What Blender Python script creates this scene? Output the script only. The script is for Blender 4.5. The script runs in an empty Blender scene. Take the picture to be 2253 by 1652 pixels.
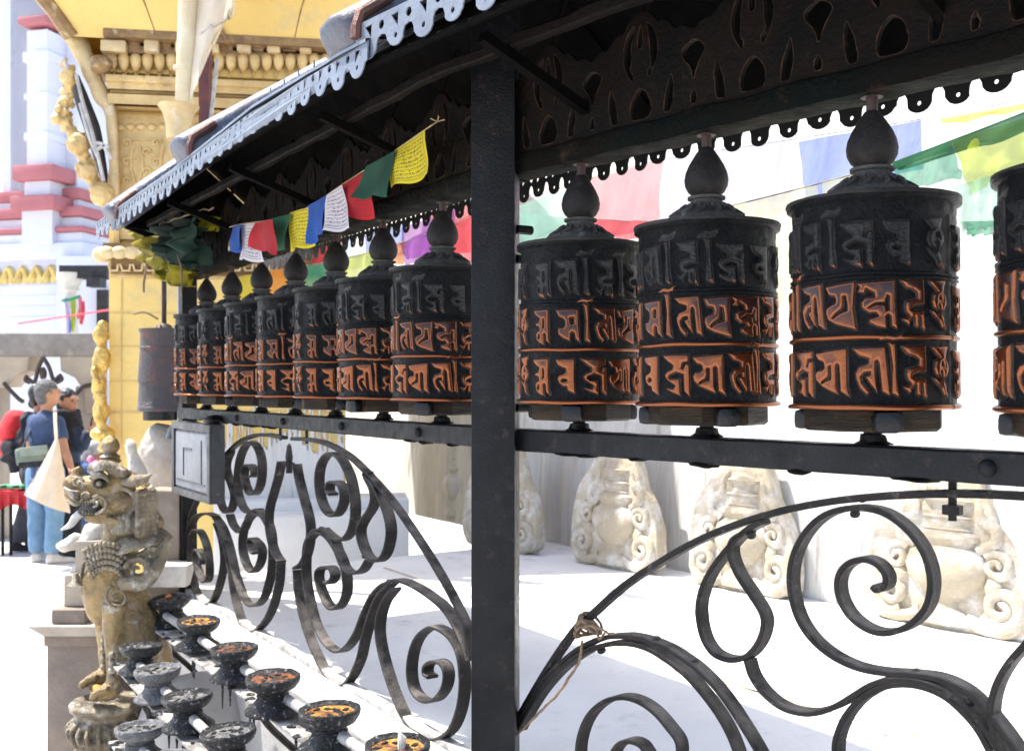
import bpy, bmesh, math, random
import numpy as np
from math import sin, cos, pi, radians, sqrt, atan2
from mathutils import Vector, Matrix, noise
random.seed(7)
SC = bpy.context.scene
COL = SC.collection
H = 1.6                      # eye height above the square
F, CU, HV = 2278.0, 1126.5, 850.0   # focal length / centre / horizon of the photo at 2253 px width

# ------------------------------------------------------------------ camera, sky, sun, exposure
cd = bpy.data.cameras.new('camera'); cam = bpy.data.objects.new('camera', cd); COL.objects.link(cam)
cam.location = (0, 0, H); cam.rotation_euler = (pi/2, 0, 0)
cd.sensor_width = 36; cd.lens = 36*F/2253; cd.shift_y = (HV-826)/2253
cd.clip_start = .05; cd.clip_end = 2000
cd.dof.use_dof = True; cd.dof.focus_distance = 2.15; cd.dof.aperture_fstop = 7.5
SC.camera = cam
SUN_AZ = atan2(.31, -.95); SUN_EL = radians(62)
w = bpy.data.worlds.new('World'); SC.world = w; w.use_nodes = True
sky = w.node_tree.nodes.new('ShaderNodeTexSky'); sky.sky_type = 'NISHITA'; sky.sun_disc = False
sky.sun_elevation = SUN_EL; sky.sun_rotation = pi/2-SUN_AZ; sky.dust_density = 2.0; sky.air_density = 1.0; sky.ozone_density = 1.5
bg = w.node_tree.nodes['Background']; bg.inputs[1].default_value = .15
w.node_tree.links.new(sky.outputs[0], bg.inputs[0])
sl = bpy.data.lights.new('sun', 'SUN'); sl.energy = 4.2; sl.angle = radians(.5); sl.color = (1, .95, .87)
so = bpy.data.objects.new('sun', sl); COL.objects.link(so)
sdir = Vector((cos(SUN_EL)*cos(SUN_AZ), cos(SUN_EL)*sin(SUN_AZ), sin(SUN_EL)))
so.rotation_euler = sdir.to_track_quat('Z', 'Y').to_euler()
SC.view_settings.view_transform = 'Standard'; SC.view_settings.look = 'None'
SC.view_settings.exposure = 1.4; SC.view_settings.gamma = 1

# ------------------------------------------------------------------ materials
MATS = {}
def M(name, c1, c2=None, scale=8, rough=.6, metal=0, bump=0, bscale=40, stretch=(1,1,1), c3=None, s3=25, t3=(.55,.7), spec=.5, lo=.35, hi=.65, rvar=.15, trans=0, alpha=1, sss=None):
    m = bpy.data.materials.new(name); m.use_nodes = True; nt = m.node_tree; N = nt.nodes; L = nt.links
    b = N['Principled BSDF']; b.inputs['Metallic'].default_value = metal; b.inputs['Specular IOR Level'].default_value = spec
    tc = N.new('ShaderNodeTexCoord'); mp = N.new('ShaderNodeMapping'); mp.inputs['Scale'].default_value = stretch
    L.new(tc.outputs['Object'], mp.inputs['Vector'])
    def nz(s, d=6, r=.6):
        n = N.new('ShaderNodeTexNoise'); n.inputs['Scale'].default_value = s; n.inputs['Detail'].default_value = d
        n.inputs['Roughness'].default_value = r; L.new(mp.outputs[0], n.inputs['Vector']); return n.outputs['Fac']
    def ramp(f, a, c, v0=0, v1=1):
        r = N.new('ShaderNodeMapRange'); r.inputs['From Min'].default_value = a; r.inputs['From Max'].default_value = c
        r.inputs['To Min'].default_value = v0; r.inputs['To Max'].default_value = v1; L.new(f, r.inputs['Value']); return r.outputs[0]
    def mix(f, a, c):
        x = N.new('ShaderNodeMix'); x.data_type = 'RGBA'
        L.new(f, x.inputs[0])
        for k, v in ((6, a), (7, c)):
            if isinstance(v, tuple): x.inputs[k].default_value = (*v, 1)
            else: L.new(v, x.inputs[k])
        return x.outputs[2]
    c2 = c2 or tuple(x*.6 for x in c1)
    f = nz(scale)
    col = mix(ramp(f, lo, hi), c1, c2)
    if c3: col = mix(ramp(nz(s3, 8, .7), *t3), col, c3)
    L.new(col, b.inputs['Base Color'])
    L.new(ramp(nz(scale*2.3), .3, .7, max(.02, rough-rvar), min(1, rough+rvar)), b.inputs['Roughness'])
    if bump:
        bp = N.new('ShaderNodeBump'); bp.inputs['Strength'].default_value = bump; bp.inputs['Distance'].default_value = .02
        L.new(nz(bscale, 8, .65), bp.inputs['Height']); L.new(bp.outputs[0], b.inputs['Normal'])
    if trans:                                            # thin cloth: light passes through
        t = N.new('ShaderNodeBsdfTranslucent'); L.new(col, t.inputs[0]); x = N.new('ShaderNodeMixShader'); x.inputs[0].default_value = trans
        L.new(b.outputs[0], x.inputs[1]); L.new(t.outputs[0], x.inputs[2]); out = x.outputs[0]
        if alpha < 1:
            tr = N.new('ShaderNodeBsdfTransparent'); y = N.new('ShaderNodeMixShader'); y.inputs[0].default_value = alpha
            L.new(tr.outputs[0], y.inputs[1]); L.new(out, y.inputs[2]); out = y.outputs[0]
        L.new(out, N['Material Output'].inputs[0])
    MATS[name] = m
    return m

# ------------------------------------------------------------------ mesh helpers
def chaikin(p, n=1, closed=True):
    for _ in range(n):
        q = []
        L_ = len(p)
        for i in range(L_ if closed else L_-1):
            a, b = p[i], p[(i+1) % L_]
            q.append(tuple(.75*x+.25*y for x, y in zip(a, b))); q.append(tuple(.25*x+.75*y for x, y in zip(a, b)))
        if not closed: q = [p[0]]+q+[p[-1]]
        p = q
    return p
def spline(pts, n=6):
    """Catmull-Rom through the points"""
    P = [Vector(p) for p in pts]; out = []
    for i in range(len(P)-1):
        a = P[i-1] if i else P[0]*2-P[1]; b = P[i]; c = P[i+1]; d = P[i+2] if i+2 < len(P) else P[-1]*2-P[-2]
        for k in range(n):
            t = k/n
            out.append(.5*((2*b)+(c-a)*t+(2*a-5*b+4*c-d)*t*t+(3*b-a-3*c+d)*t**3))
    out.append(P[-1]); return out
class G:
    def __init__(s): s.v = []; s.f = []; s.uv = None
    def add(s, v, f):
        o = len(s.v); s.v += [tuple(x) for x in v]; s.f += [tuple(i+o for i in q) for q in f]; return s
    def box(s, c, size, R=None, bev=0):
        x, y, z = [a/2 for a in size]; c = Vector(c)
        if bev:
            bm = bmesh.new(); bmesh.ops.create_cube(bm, size=1)
            for v in bm.verts: v.co = Vector((v.co.x*size[0], v.co.y*size[1], v.co.z*size[2]))
            bmesh.ops.bevel(bm, geom=bm.edges[:], offset=bev, segments=2, affect='EDGES', profile=.6)
            bm.verts.index_update()
            vs = [v.co.copy() for v in bm.verts]; fs = [[v.index for v in f.verts] for f in bm.faces]; bm.free()
        else:
            vs = [Vector((i*x, j*y, k*z)) for i in (-1, 1) for j in (-1, 1) for k in (-1, 1)]
            fs = [(0,1,3,2),(4,6,7,5),(0,4,5,1),(2,3,7,6),(0,2,6,4),(1,5,7,3)]
        if R is not None: vs = [R @ v for v in vs]
        return s.add([v+c for v in vs], fs)
    def tube(s, pts, r, n=8, cap=True, flat=None):
        P = [Vector(p) for p in pts]; m = len(P)
        rs = r if isinstance(r, (list, tuple)) else [r]*m
        if len(rs) != m: rs = list(np.interp(np.linspace(0, 1, m), np.linspace(0, 1, len(rs)), rs))
        up = None; vs = []
        for i in range(m):
            t = (P[min(i+1, m-1)]-P[max(i-1, 0)]).normalized()
            if up is None:
                up = t.orthogonal().normalized()
                if abs(t.z) < .9: up = (Vector((0,0,1))-t*t.z).normalized()
            else:
                up = up-t*up.dot(t)
                up = up.normalized() if up.length > 1e-6 else t.orthogonal().normalized()
            b = t.cross(up)
            for k in range(n):
                a = 2*pi*k/n; vs.append(P[i]+(up*cos(a)*(flat or 1)+b*sin(a))*rs[i])
        fs = [(i*n+k, i*n+(k+1) % n, (i+1)*n+(k+1) % n, (i+1)*n+k) for i in range(m-1) for k in range(n)]
        if cap: fs += [tuple(range(n))[::-1], tuple((m-1)*n+k for k in range(n))]
        return s.add(vs, fs)
    def lathe(s, prof, c=(0,0,0), n=32, R=None, a0=0, a1=2*pi, wob=None):
        c = Vector(c); full = abs(a1-a0-2*pi) < 1e-6; cols = n if full else n+1; vs = []
        for r, z in prof:
            for k in range(cols):
                a = a0+(a1-a0)*k/n; rr = r*(wob(a, z) if wob else 1); v = Vector((rr*cos(a), rr*sin(a), z))
                vs.append((R @ v if R is not None else v)+c)
        fs = []
        for i in range(len(prof)-1):
            for k in range(n):
                q = (k+1) % cols
                fs.append((i*cols+k, i*cols+q, (i+1)*cols+q, (i+1)*cols+k))
        if full and prof[0][0] > 1e-5: fs.append(tuple(range(n))[::-1])
        if full and prof[-1][0] > 1e-5: fs.append(tuple((len(prof)-1)*n+k for k in range(n)))
        return s.add(vs, fs)
    def ball(s, c, r, n=16, m=10, R=None):
        r = (r,)*3 if not isinstance(r, (tuple, list)) else r
        g = []
        for i in range(m+1):
            a = -pi/2+pi*i/m
            for k in range(n):
                b = 2*pi*k/n; v = Vector((r[0]*cos(a)*cos(b), r[1]*cos(a)*sin(b), r[2]*sin(a)))
                g.append((R @ v if R is not None else v)+Vector(c))
        return s.add(g, [(i*n+k, i*n+(k+1) % n, (i+1)*n+(k+1) % n, (i+1)*n+k) for i in range(m) for k in range(n)])
    def strip(s, pts, nrm, wid, thk):
        """flat bar swept along pts; nrm is the plane normal, wid is measured along nrm"""
        P = [Vector(p) for p in pts]; nrm = Vector(nrm).normalized(); vs = []; m = len(P)
        for i in range(m):
            t = (P[min(i+1, m-1)]-P[max(i-1, 0)]).normalized(); b = t.cross(nrm).normalized()
            th = thk if not isinstance(thk, (list, tuple)) else thk[i]
            e = .0022
            for x, y in ((-1,-1),(1,-1),(1,1),(-1,1)):
                # chamfered corners
                for (ex, ey) in (((0,e),(e,0)) if x*y > 0 else ((e,0),(0,e))):
                    vs.append(P[i]+nrm*x*(wid/2-ex)+b*y*(th/2-ey))
        n = 8
        fs = [(i*n+k, i*n+(k+1) % n, (i+1)*n+(k+1) % n, (i+1)*n+k) for i in range(m-1) for k in range(n)]
        fs += [tuple(range(n))[::-1], tuple((m-1)*n+k for k in range(n))]
        return s.add(vs, fs)
    def grid(s, nu, nv, fn):
        vs = [fn(i/nu, j/nv) for j in range(nv+1) for i in range(nu+1)]
        fs = [(j*(nu+1)+i, j*(nu+1)+i+1, (j+1)*(nu+1)+i+1, (j+1)*(nu+1)+i) for j in range(nv) for i in range(nu)]
        s.add(vs, fs); s.uv = (s.uv or [])+[(i/nu, j/nv) for j in range(nv+1) for i in range(nu+1)]; return s
    def plate(s, outer, holes, thick, mp, bev=0):
        """2D outline with holes -> plate; mp(x, y, n) places a point"""
        cu = bpy.data.curves.new('tmp', 'CURVE'); cu.dimensions = '2D'; cu.fill_mode = 'BOTH'; cu.extrude = thick/2; cu.bevel_depth = bev; cu.bevel_resolution = 0
        for pl in [outer]+holes:
            sp = cu.splines.new('POLY'); sp.points.add(len(pl)-1)
            for k, (x, y) in enumerate(pl): sp.points[k].co = (x, y, 0, 1)
            sp.use_cyclic_u = True
        o = bpy.data.objects.new('tmp', cu); COL.objects.link(o)
        dg = bpy.context.evaluated_depsgraph_get(); me = bpy.data.meshes.new_from_object(o.evaluated_get(dg))
        vs = [mp(v.co.x, v.co.y, v.co.z) for v in me.vertices]; fs = [tuple(p.vertices) for p in me.polygons]
        bpy.data.objects.remove(o); bpy.data.curves.remove(cu); bpy.data.meshes.remove(me)
        return s.add(vs, fs)
    def noise(s, amp, scale, seed=0):
        out = []
        for v in s.v:
            p = Vector(v); d = noise.noise_vector(p*scale+Vector((seed, seed*2.3, 0)))*amp; out.append(tuple(p+d))
        s.v = out; return s
    def mesh(s, name, smooth=40):
        me = bpy.data.meshes.new(name); me.from_pydata(s.v, [], s.f); me.update()
        bm = bmesh.new(); bm.from_mesh(me); bmesh.ops.recalc_face_normals(bm, faces=bm.faces); bm.to_mesh(me); bm.free()
        if smooth:
            me.shade_smooth()
            if smooth < 180: me.set_sharp_from_angle(angle=radians(smooth))
        if s.uv and len(s.uv) == len(s.v):
            u = me.uv_layers.new(name='uv')
            u.data.foreach_set('uv', [c for l in me.loops for c in s.uv[l.vertex_index]])
        return me
def fuse(g, voxel=.01, smooth=3, disp=0, dscale=20, dec=0):
    """melt overlapping shapes into one continuous surface"""
    me = g.mesh('tmp', 0); o = bpy.data.objects.new('tmp', me); COL.objects.link(o)
    md = o.modifiers.new('r', 'REMESH'); md.mode = 'VOXEL'; md.voxel_size = voxel
    if smooth: sm = o.modifiers.new('s', 'SMOOTH'); sm.iterations = smooth; sm.factor = .5
    dg = bpy.context.evaluated_depsgraph_get(); m2 = bpy.data.meshes.new_from_object(o.evaluated_get(dg))
    r = G(); r.v = [tuple(v.co) for v in m2.vertices]; r.f = [tuple(p.vertices) for p in m2.polygons]
    bpy.data.objects.remove(o); bpy.data.meshes.remove(me); bpy.data.meshes.remove(m2)
    if disp: r.noise(disp, dscale)
    return r
def tag(o, label=None, cat=None, group=None, kind=None):
    if label: o['label'] = label
    if cat: o['category'] = cat
    if group: o['group'] = group
    if kind: o['kind'] = kind
    return o
def obj(name, g, mat, parent=None, smooth=40, label=None):
    me = g if isinstance(g, bpy.types.Mesh) else g.mesh(name, smooth)
    o = bpy.data.objects.new(name, me); COL.objects.link(o)
    if isinstance(mat, (list, tuple)):
        for m in mat: me.materials.append(m)
    elif not me.materials: me.materials.append(mat)
    if parent:
        o.parent = parent
        q = parent; T = Vector(parent.location)
        while q.parent: q = q.parent; T = Vector(q.location)
        # meshes are written in world coordinates; things keep their own base point
        if parent.parent is None: o.matrix_parent_inverse = Matrix.Translation(-T)
    if label: o['label'] = label
    return o
def thing(name, label, cat, loc, group=None):
    o = bpy.data.objects.new(name, None); COL.objects.link(o); o.location = loc; o.empty_display_size = .1
    return tag(o, label, cat, group)
def copy_tree(o, parent=None):
    c = o.copy(); COL.objects.link(c)
    if parent: c.parent = parent
    for ch in list(o.children): copy_tree(ch, c)
    return c

# ------------------------------------------------------------------ the two bays of the wheel shelter
POST = Vector((.0245, 2.48, 0))
class Bay:
    def __init__(s, d, n): s.d = Vector((*d, 0)).normalized(); s.n = Vector((*n, 0)).normalized()
    def p(s, t, off, z): return POST+s.d*t+s.n*off+Vector((0, 0, z+H))
    def un(s, u, v, off=0):
        """where the sight line of a photo point meets the upright plane at this offset"""
        r = Vector(((u-CU)/F, 1, (HV-v)/F)); o = POST+s.n*off; k = o.dot(s.n)/r.dot(s.n); q = r*k
        return (q-o).dot(s.d), q.z
    def R(s):
        return Matrix((s.d, s.n, (0, 0, 1))).transposed()
BR = Bay((.654, -.756), (-.756, -.654))
BL = Bay((-.5432, .8396), (-.8396, -.5432))
def W(u, v, Z): return Vector(((u-CU)/F*Z, Z, (HV-v)/F*Z+H))
# ------------------------------------------------------------------ palette
iron = M('black_painted_iron', (.006,.0068,.0085), (.011,.012,.014), 14, .4, 0, .3, 160, c3=(.055,.036,.032), s3=36, t3=(.56,.8), spec=.17, rvar=.15)
iron_dusty = M('dusty_wrought_iron', (.006,.0058,.006), (.020,.016,.014), 9, .5, 0, .4, 140, c3=(.20,.175,.155), s3=26, t3=(.58,.82), spec=.22)
beam_m = M('weathered_green_black_timber', (.0035,.006,.0055), (.008,.006,.005), 6, .6, 0, .7, 60, c3=(.05,.03,.021), s3=14, t3=(.57,.78), spec=.04)
val_m = M('rusty_black_sheet', (.005,.0052,.0052), (.011,.0075,.006), 7, .6, 0, .5, 70, c3=(.04,.02,.012), s3=10, t3=(.6,.82), spec=.05)
roofm = M('dark_roof_boards', (.0022,.0022,.0025), (.004,.0035,.003), 5, .7, 0, .5, 40, c3=(.016,.01,.007), s3=7, t3=(.62,.8), spec=.03)
zinc = M('galvanised_sheet', (.165,.19,.235), (.12,.14,.178), 9, .45, .15, .25, 60, c3=(.10,.115,.145), s3=22, t3=(.6,.75))
zincroll = M('grey_lead_roll', (.09,.10,.135), (.06,.06,.078), 5, .42, .15, .3, 40, c3=(.18,.2,.24), s3=18, t3=(.6,.75))
rust = M('rusty_clamp', (.16,.06,.04), (.08,.04,.035), 30, .6, .3, .4, 80)
rimm = M('rusted_cut_edge', (.065,.036,.024), (.02,.012,.009), 30, .7, 0, .5, 90, spec=.1)
black_fr = M('black_fringe_sheet', (.008,.008,.009), (.014,.013,.013), 10, .6)

# dust that has settled on upward faces
nt = iron_dusty.node_tree; bb = nt.nodes['Principled BSDF']
ge = nt.nodes.new('ShaderNodeNewGeometry'); sx = nt.nodes.new('ShaderNodeSeparateXYZ'); nt.links.new(ge.outputs['True Normal'], sx.inputs[0])
tn = nt.nodes.new('ShaderNodeTexNoise'); tn.inputs['Scale'].default_value = 18; tn.inputs['Detail'].default_value = 7; nt.links.new(nt.nodes['Texture Coordinate'].outputs['Object'], tn.inputs['Vector'])
r1 = nt.nodes.new('ShaderNodeMapRange'); nt.links.new(sx.outputs[2], r1.inputs[0]); r1.inputs[1].default_value = .0; r1.inputs[2].default_value = .9
r2 = nt.nodes.new('ShaderNodeMapRange'); nt.links.new(tn.outputs['Fac'], r2.inputs[0]); r2.inputs[1].default_value = .36; r2.inputs[2].default_value = .66
mu = nt.nodes.new('ShaderNodeMath'); mu.operation = 'MULTIPLY'; nt.links.new(r1.outputs[0], mu.inputs[0]); nt.links.new(r2.outputs[0], mu.inputs[1])
mm = nt.nodes.new('ShaderNodeMix'); mm.data_type = 'RGBA'; nt.links.new(mu.outputs[0], mm.inputs[0]); nt.links.new(bb.inputs['Base Color'].links[0].from_socket, mm.inputs[6]); mm.inputs[7].default_value = (.15,.13,.115,1)
nt.links.new(mm.outputs[2], bb.inputs['Base Color'])
# ------------------------------------------------------------------ the shelter
pst = Vector((-.0385, 2.462, 0))
SH = thing('prayer_wheel_shelter', 'long black iron and timber wheel shelter with silver scalloped eaves and scrolled railing', 'shelter', (-.03, 2.46, .62))
def sh(name, g, m, parent=None, smooth=40, label=None): return obj(name, g, m, parent or SH, smooth, label)
# posts
g = G(); Rp = Matrix.Rotation(radians(-7), 3, 'Z')
g.box((pst.x, pst.y, H-.05), (.103, .10, 1.94), Rp, .004)
for i in range(26):                                         # a little beaten unevenness lives in the material bump
    pass
sh('post', g, iron)
g = G()
for z in (.37, .30, -.05): sh('post_bolt', G().tube([(pst.x+.05, pst.y-.02, H+z), (pst.x+.085, pst.y+.0, H+z)], .011, 8), iron)
far = BL.p(2.86, .0, 0)
g = G(); g.box((far.x, far.y, H-.15), (.07, .07, 1.7), BL.R(), .003); sh('post', g, iron)
nearp = BR.p(2.35, 0, 0)
g = G(); g.box((nearp.x, nearp.y, H-.05), (.11, .1, 1.94), BR.R(), .004); sh('post', g, iron)
LEN = {id(BL): (.03, 2.9), id(BR): (-.02, 2.35)}
def bar_along(B, t0, t1, off, z0, z1, dep, n=40, amp=.0015, seed=0):
    g = G()
    cs = [(-1,-1),(1,-1),(1,1),(-1,1)]; vs = []; e = .004
    for i in range(n+1):
        t = t0+(t1-t0)*i/n
        for x, y in cs:
            for ex, ey in (((0,e),(e,0)) if x*y > 0 else ((e,0),(0,e))):
                o = off+x*(dep/2-ex); z = (z0+z1)/2+y*((z1-z0)/2-ey)
                k = noise.noise((t*9+seed, x*3, y*3))*amp+noise.noise((t*37+seed, x*3, y*5))*amp*.6
                vs.append(B.p(t, o+k, z+k*1.2))
    m = 8
    g.add(vs, [(i*m+k, i*m+(k+1) % m, (i+1)*m+(k+1) % m, (i+1)*m+k) for i in range(n) for k in range(m)]+[tuple(range(m)), tuple(n*m+k for k in range(m))])
    return g
for B in (BR, BL):
    t0, t1 = LEN[id(B)]
    sh('beam', bar_along(B, t0, t1, 0, .50, .545, .085, 90, .0028, t1), beam_m, smooth=60)
    g = bar_along(B, t0, t1, .012, -.152, -.1, .05, 60, .001, 3)
    r = sh('rail', g, iron)
    b = G()
    ts = [.46+.52*k for k in range(4)] if B is BL else [1.13]
    for t in ts: sh('rail_bolt', G().ball(B.p(t, .037, -.126), (.014, .014, .014), 12, 8), iron, r)
    b = G()                                                    # dried paint and grime under the rail
    for k in range(16 if B is BL else 9):
        t = random.uniform(t0+.1, t1-.1); b.ball(B.p(t, .02, -.153), (random.uniform(.02, .05), .02, random.uniform(.003, .007)), 10, 6, B.R())
    sh('grime', b.noise(.004, 60), beam_m, r)['kind'] = 'stuff'
# carved valance above the beam
def leaf(cx, cy, w_, h_, lean=0, n=10, bot=.25):
    """pointed onion hole"""
    out = []
    for i in range(n+1):
        a = i/n; y = a; x = w_/2*(sin(pi*min(1, (a*.75+bot))))**.8 if a < 1 else 0
        out.append((x, y))
    pts = [(cx+x+lean*y, cy+h_*y) for x, y in out]+[(cx-x+lean*y, cy+h_*y) for x, y in out[::-1][1:]]
    return pts
def jit(pl, a=.0014): return chaikin([(x+random.uniform(-a, a), y+random.uniform(-a, a)) for x, y in pl], 1)
def cres(cx, cy, s):
    o = [(.018,0),(.038,.03),(.046,.06),(.040,.09),(.026,.112),(.008,.125),(.016,.10),(.022,.075),(.020,.05),(.026,.03),(.014,.02)]
    return [(cx+s*x, cy+y) for x, y in o]
for B, ph, pt in ((BR, .13, .28), (BL, .343, .30)):
    t0, t1 = LEN[id(B)]
    holes = []; n = int((t1-ph)/pt)+1
    for k in range(-1, n+1):
        c = ph+k*pt
        hs = [leaf(c, .552, .060, .068, 0, 6), cres(c+.004, .63, 1), cres(c-.004, .63, -1), leaf(c+.072, .554, .024, .078, .012, 6), leaf(c-.072, .554, .024, .078, -.012, 6), leaf(c+pt/2, .556, .016, .032, 0, 5), leaf(c, .70, .016, .05, 0, 5)]
        tu = [(0,0),(.010,.03),(.028,.055),(.030,.065),(.018,.075),(.006,.083),(-.006,.083),(-.02,.075),(-.03,.065),(-.026,.05),(-.008,.03)]
        hs.append([(c+pt/2+x, .60+y) for x, y in tu])
        holes += [jit(h) for h in hs if min(x for x, _ in h) > t0+.03 and max(x for x, _ in h) < t1-.03]
    rims = [h for h in holes]
    top = []
    t = t0+.01
    while t < t1-.01:
        q = ((t-ph)/pt) % 1; a = abs(q-.5)*2                    # 1 at the flame above the onion
        top.append((t, .70+.075*a**1.5+.012*abs(sin(q*pi*6))))
        t += .012
    outer = [(t0+.01, .543)]+[(t1-.012, .543)]+top[::-1]
    sh('valance', G().plate(outer, holes, .008, lambda x, y, n, B=B: B.p(x, .03+n*1.0, y), .0016), val_m)
    g = G()
    for h in rims:
        if h: g.tube([B.p(x, .0352, y) for x, y in h+[h[0]]], [random.uniform(.0003, .0017) for _ in range(len(h)+1)], 5, False)
    sh('hole_rim', g, rimm)
    for k in range(n):
        sh('valance_stay', G().tube([B.p(ph+pt*k, .025, .775), B.p(ph+pt*k, -.02, .9)], .008, 6), val_m)
# roof: two dark slopes with boards, purlin and braces
sagx = [(981,0),(762,114),(605,207),(558,236),(383,374),(216,491)]
sag = sorted((BL.un(u, v, .45)[0], BL.un(u, v, .45)[1]) for u, v in sagx)
def zeave(B, t):
    if B is BL: return float(np.interp(t, [a for a, _ in sag], [b for _, b in sag]))
    return .765
T0L = -.1; T1L = BL.un(214, 500, .45)[0]
for B in (BR, BL):
    a, b_ = (-.05, 2.6) if B is BR else (-.05, T1L-.02)
    n = 40; th = .012
    def slope(off0, z0f, off1, z1f):
        g = G(); vs = []
        for i in range(n+1):
            t = a+(b_-a)*i/n
            for off, z in ((off0, z0f(t)), (off1, z1f(t))):
                vs += [B.p(t, off, z), B.p(t, off, z+th)]
        fs = []
        for i in range(n):
            q = i*4; r = q+4
            fs += [(q, q+2, r+2, r), (q+1, r+1, r+3, q+3), (q, r, r+1, q+1), (q+2, q+3, r+3, r+2)]
        fs += [(0, 1, 3, 2), (n*4, n*4+2, n*4+3, n*4+1)]
        return g.add(vs, fs)
    g = slope(.445, lambda t: zeave(B, t)-.016, 0, lambda t: .99)
    g2 = slope(-.42, lambda t: .655, -.002, lambda t: .99); g.add(g2.v, g2.f)
    rf = sh('roof', g, roofm)
    g = G()                                                      # boards and battens seen from below
    for k in range(9):
        f = k/9; g.add(*[(x.v, x.f) for x in [bar_along(B, a, b_, .43*(1-f), .69+.3*f-.014, .69+.3*f-.002, .018, 20, .002, k)]][0])
    sh('batten', g, roofm, rf)
    g = bar_along(B, a+.02, b_-.05, .25, .69, .716, .026, 40, .003, 5); sh('purlin', g, val_m)
    for t in ([.5, 1.25, 2.0, 2.7] if B is BL else [.3, 1.1, 2.0]):
        sh('brace', G().box((B.p(t-.05, .17, .65)), (.022, .33, .022), B.R() @ Matrix.Rotation(radians(18), 3, 'X')), roofm)
# gable end at the far corner
g = G(); e = T1L-.03
g.add([BL.p(e, .44, .69), BL.p(e, -.4, .655), BL.p(e, 0, .985), BL.p(e+.012, .44, .69), BL.p(e+.012, -.4, .655), BL.p(e+.012, 0, .985)], [(0,1,2),(5,4,3),(0,2,5,3),(2,1,4,5),(1,0,3,4)])
sh('roof_end', g, roofm)

def scallop(t0, t1, pitch, drop, strip_h, tw):
    n = int((t1-t0)/pitch); pitch = (t1-t0)/n; out = [(t0, 0)]; holes = []
    for k in range(n):
        c = t0+(k+.5)*pitch; j = random.uniform(-.003, .003); hw = tw/2*pitch+random.uniform(-.003, .002); d = drop+random.uniform(-.006, .006)
        out += [(c-pitch/2, -strip_h-.006), (c-hw-.006, -strip_h-.010), (c-hw-.001, -strip_h-.02), (c-hw, -d*.78)]
        out += [(c+j-hw*cos(a), -d+hw*.75*(1-sin(a))) for a in (.35, .8, 1.2, pi/2, pi-1.2, pi-.8, pi-.35)]
        out += [(c+hw, -d*.78), (c+hw+.001, -strip_h-.02), (c+hw+.006, -strip_h-.010)]
        r = random.uniform(.0055, .0075); holes.append([(c+j+.062*pitch*cos(a), -d+hw*.75+.062*pitch*sin(a)) for a in [q*pi/4 for q in range(8)]])
        if k: holes.append([(c-pitch/2+.1*pitch*cos(q*pi/5), -strip_h*.62+.1*pitch*sin(q*pi/5)) for q in range(10)])
        holes.append([(c-.13*pitch, -strip_h*.38), (c+.13*pitch, -strip_h*.34), (c+.01, -strip_h*1.15)])
    out += [(t1, -strip_h), (t1, 0)]
    return out, holes
o, h = scallop(T0L, T1L, .0935, .074, .034, .62)
g = G().plate(o, h, .003, lambda x, y, n: BL.p(x, .452+n+.006*noise.noise((x*3, 0, 0))+y*-.05, zeave(BL, x)+y+.002*noise.noise((x*11, 1, 0))))
tr = sh('eave_trim', g, zinc)
g = G()                                                            # folded top edge of the sheet
vs = []
N = 90
for i in range(N+1):
    t = T0L+(T1L-T0L)*i/N; z = zeave(BL, t)+.002*noise.noise((t*11, 1, 0))
    for off, dz in ((.456, -.004), (.456, .003), (.40, .020), (.40, .013)): vs.append(BL.p(t, off, z+dz))
g.add(vs, [(i*4+k, i*4+(k+1) % 4, i*4+4+(k+1) % 4, i*4+4+k) for i in range(N) for k in range(4)])
sh('trim_flashing', g, zinc, tr)
g = G().plate([(T0L, .0)]+[q for k in range(int((T1L-T0L-.5)/.034)) for q in ((T0L+k*.034, .012), (T0L+k*.034+.009, .030+.016*(k % 3 == 0)), (T0L+k*.034+.017, .018), (T0L+k*.034+.024, .024+.007*(k % 2)), (T0L+k*.034+.031, .010))]+[(T1L-.5, 0)], [], .003, lambda x, y, n: BL.p(x, .40+n, zeave(BL, x)+.012+y*1.1))
sh('cresting', g, zinc)
o, h = scallop(-.02, 2.5, .0935, .082, .036, .62)
sh('eave_trim', G().plate(o, h, .003, lambda x, y, n: BR.p(x, .452+n, zeave(BR, x)+y)), zinc)
for B, a, b_ in ((BR, 0.02, 2.5), (BL, .02, 3.0)):
    o, h = scallop(a, b_, .079, .078, .03, .66)
    sh('back_fringe', G().plate(o, h, .003, lambda x, y, n, B=B: B.p(x, -.42+n, .655+y)), black_fr)
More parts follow.
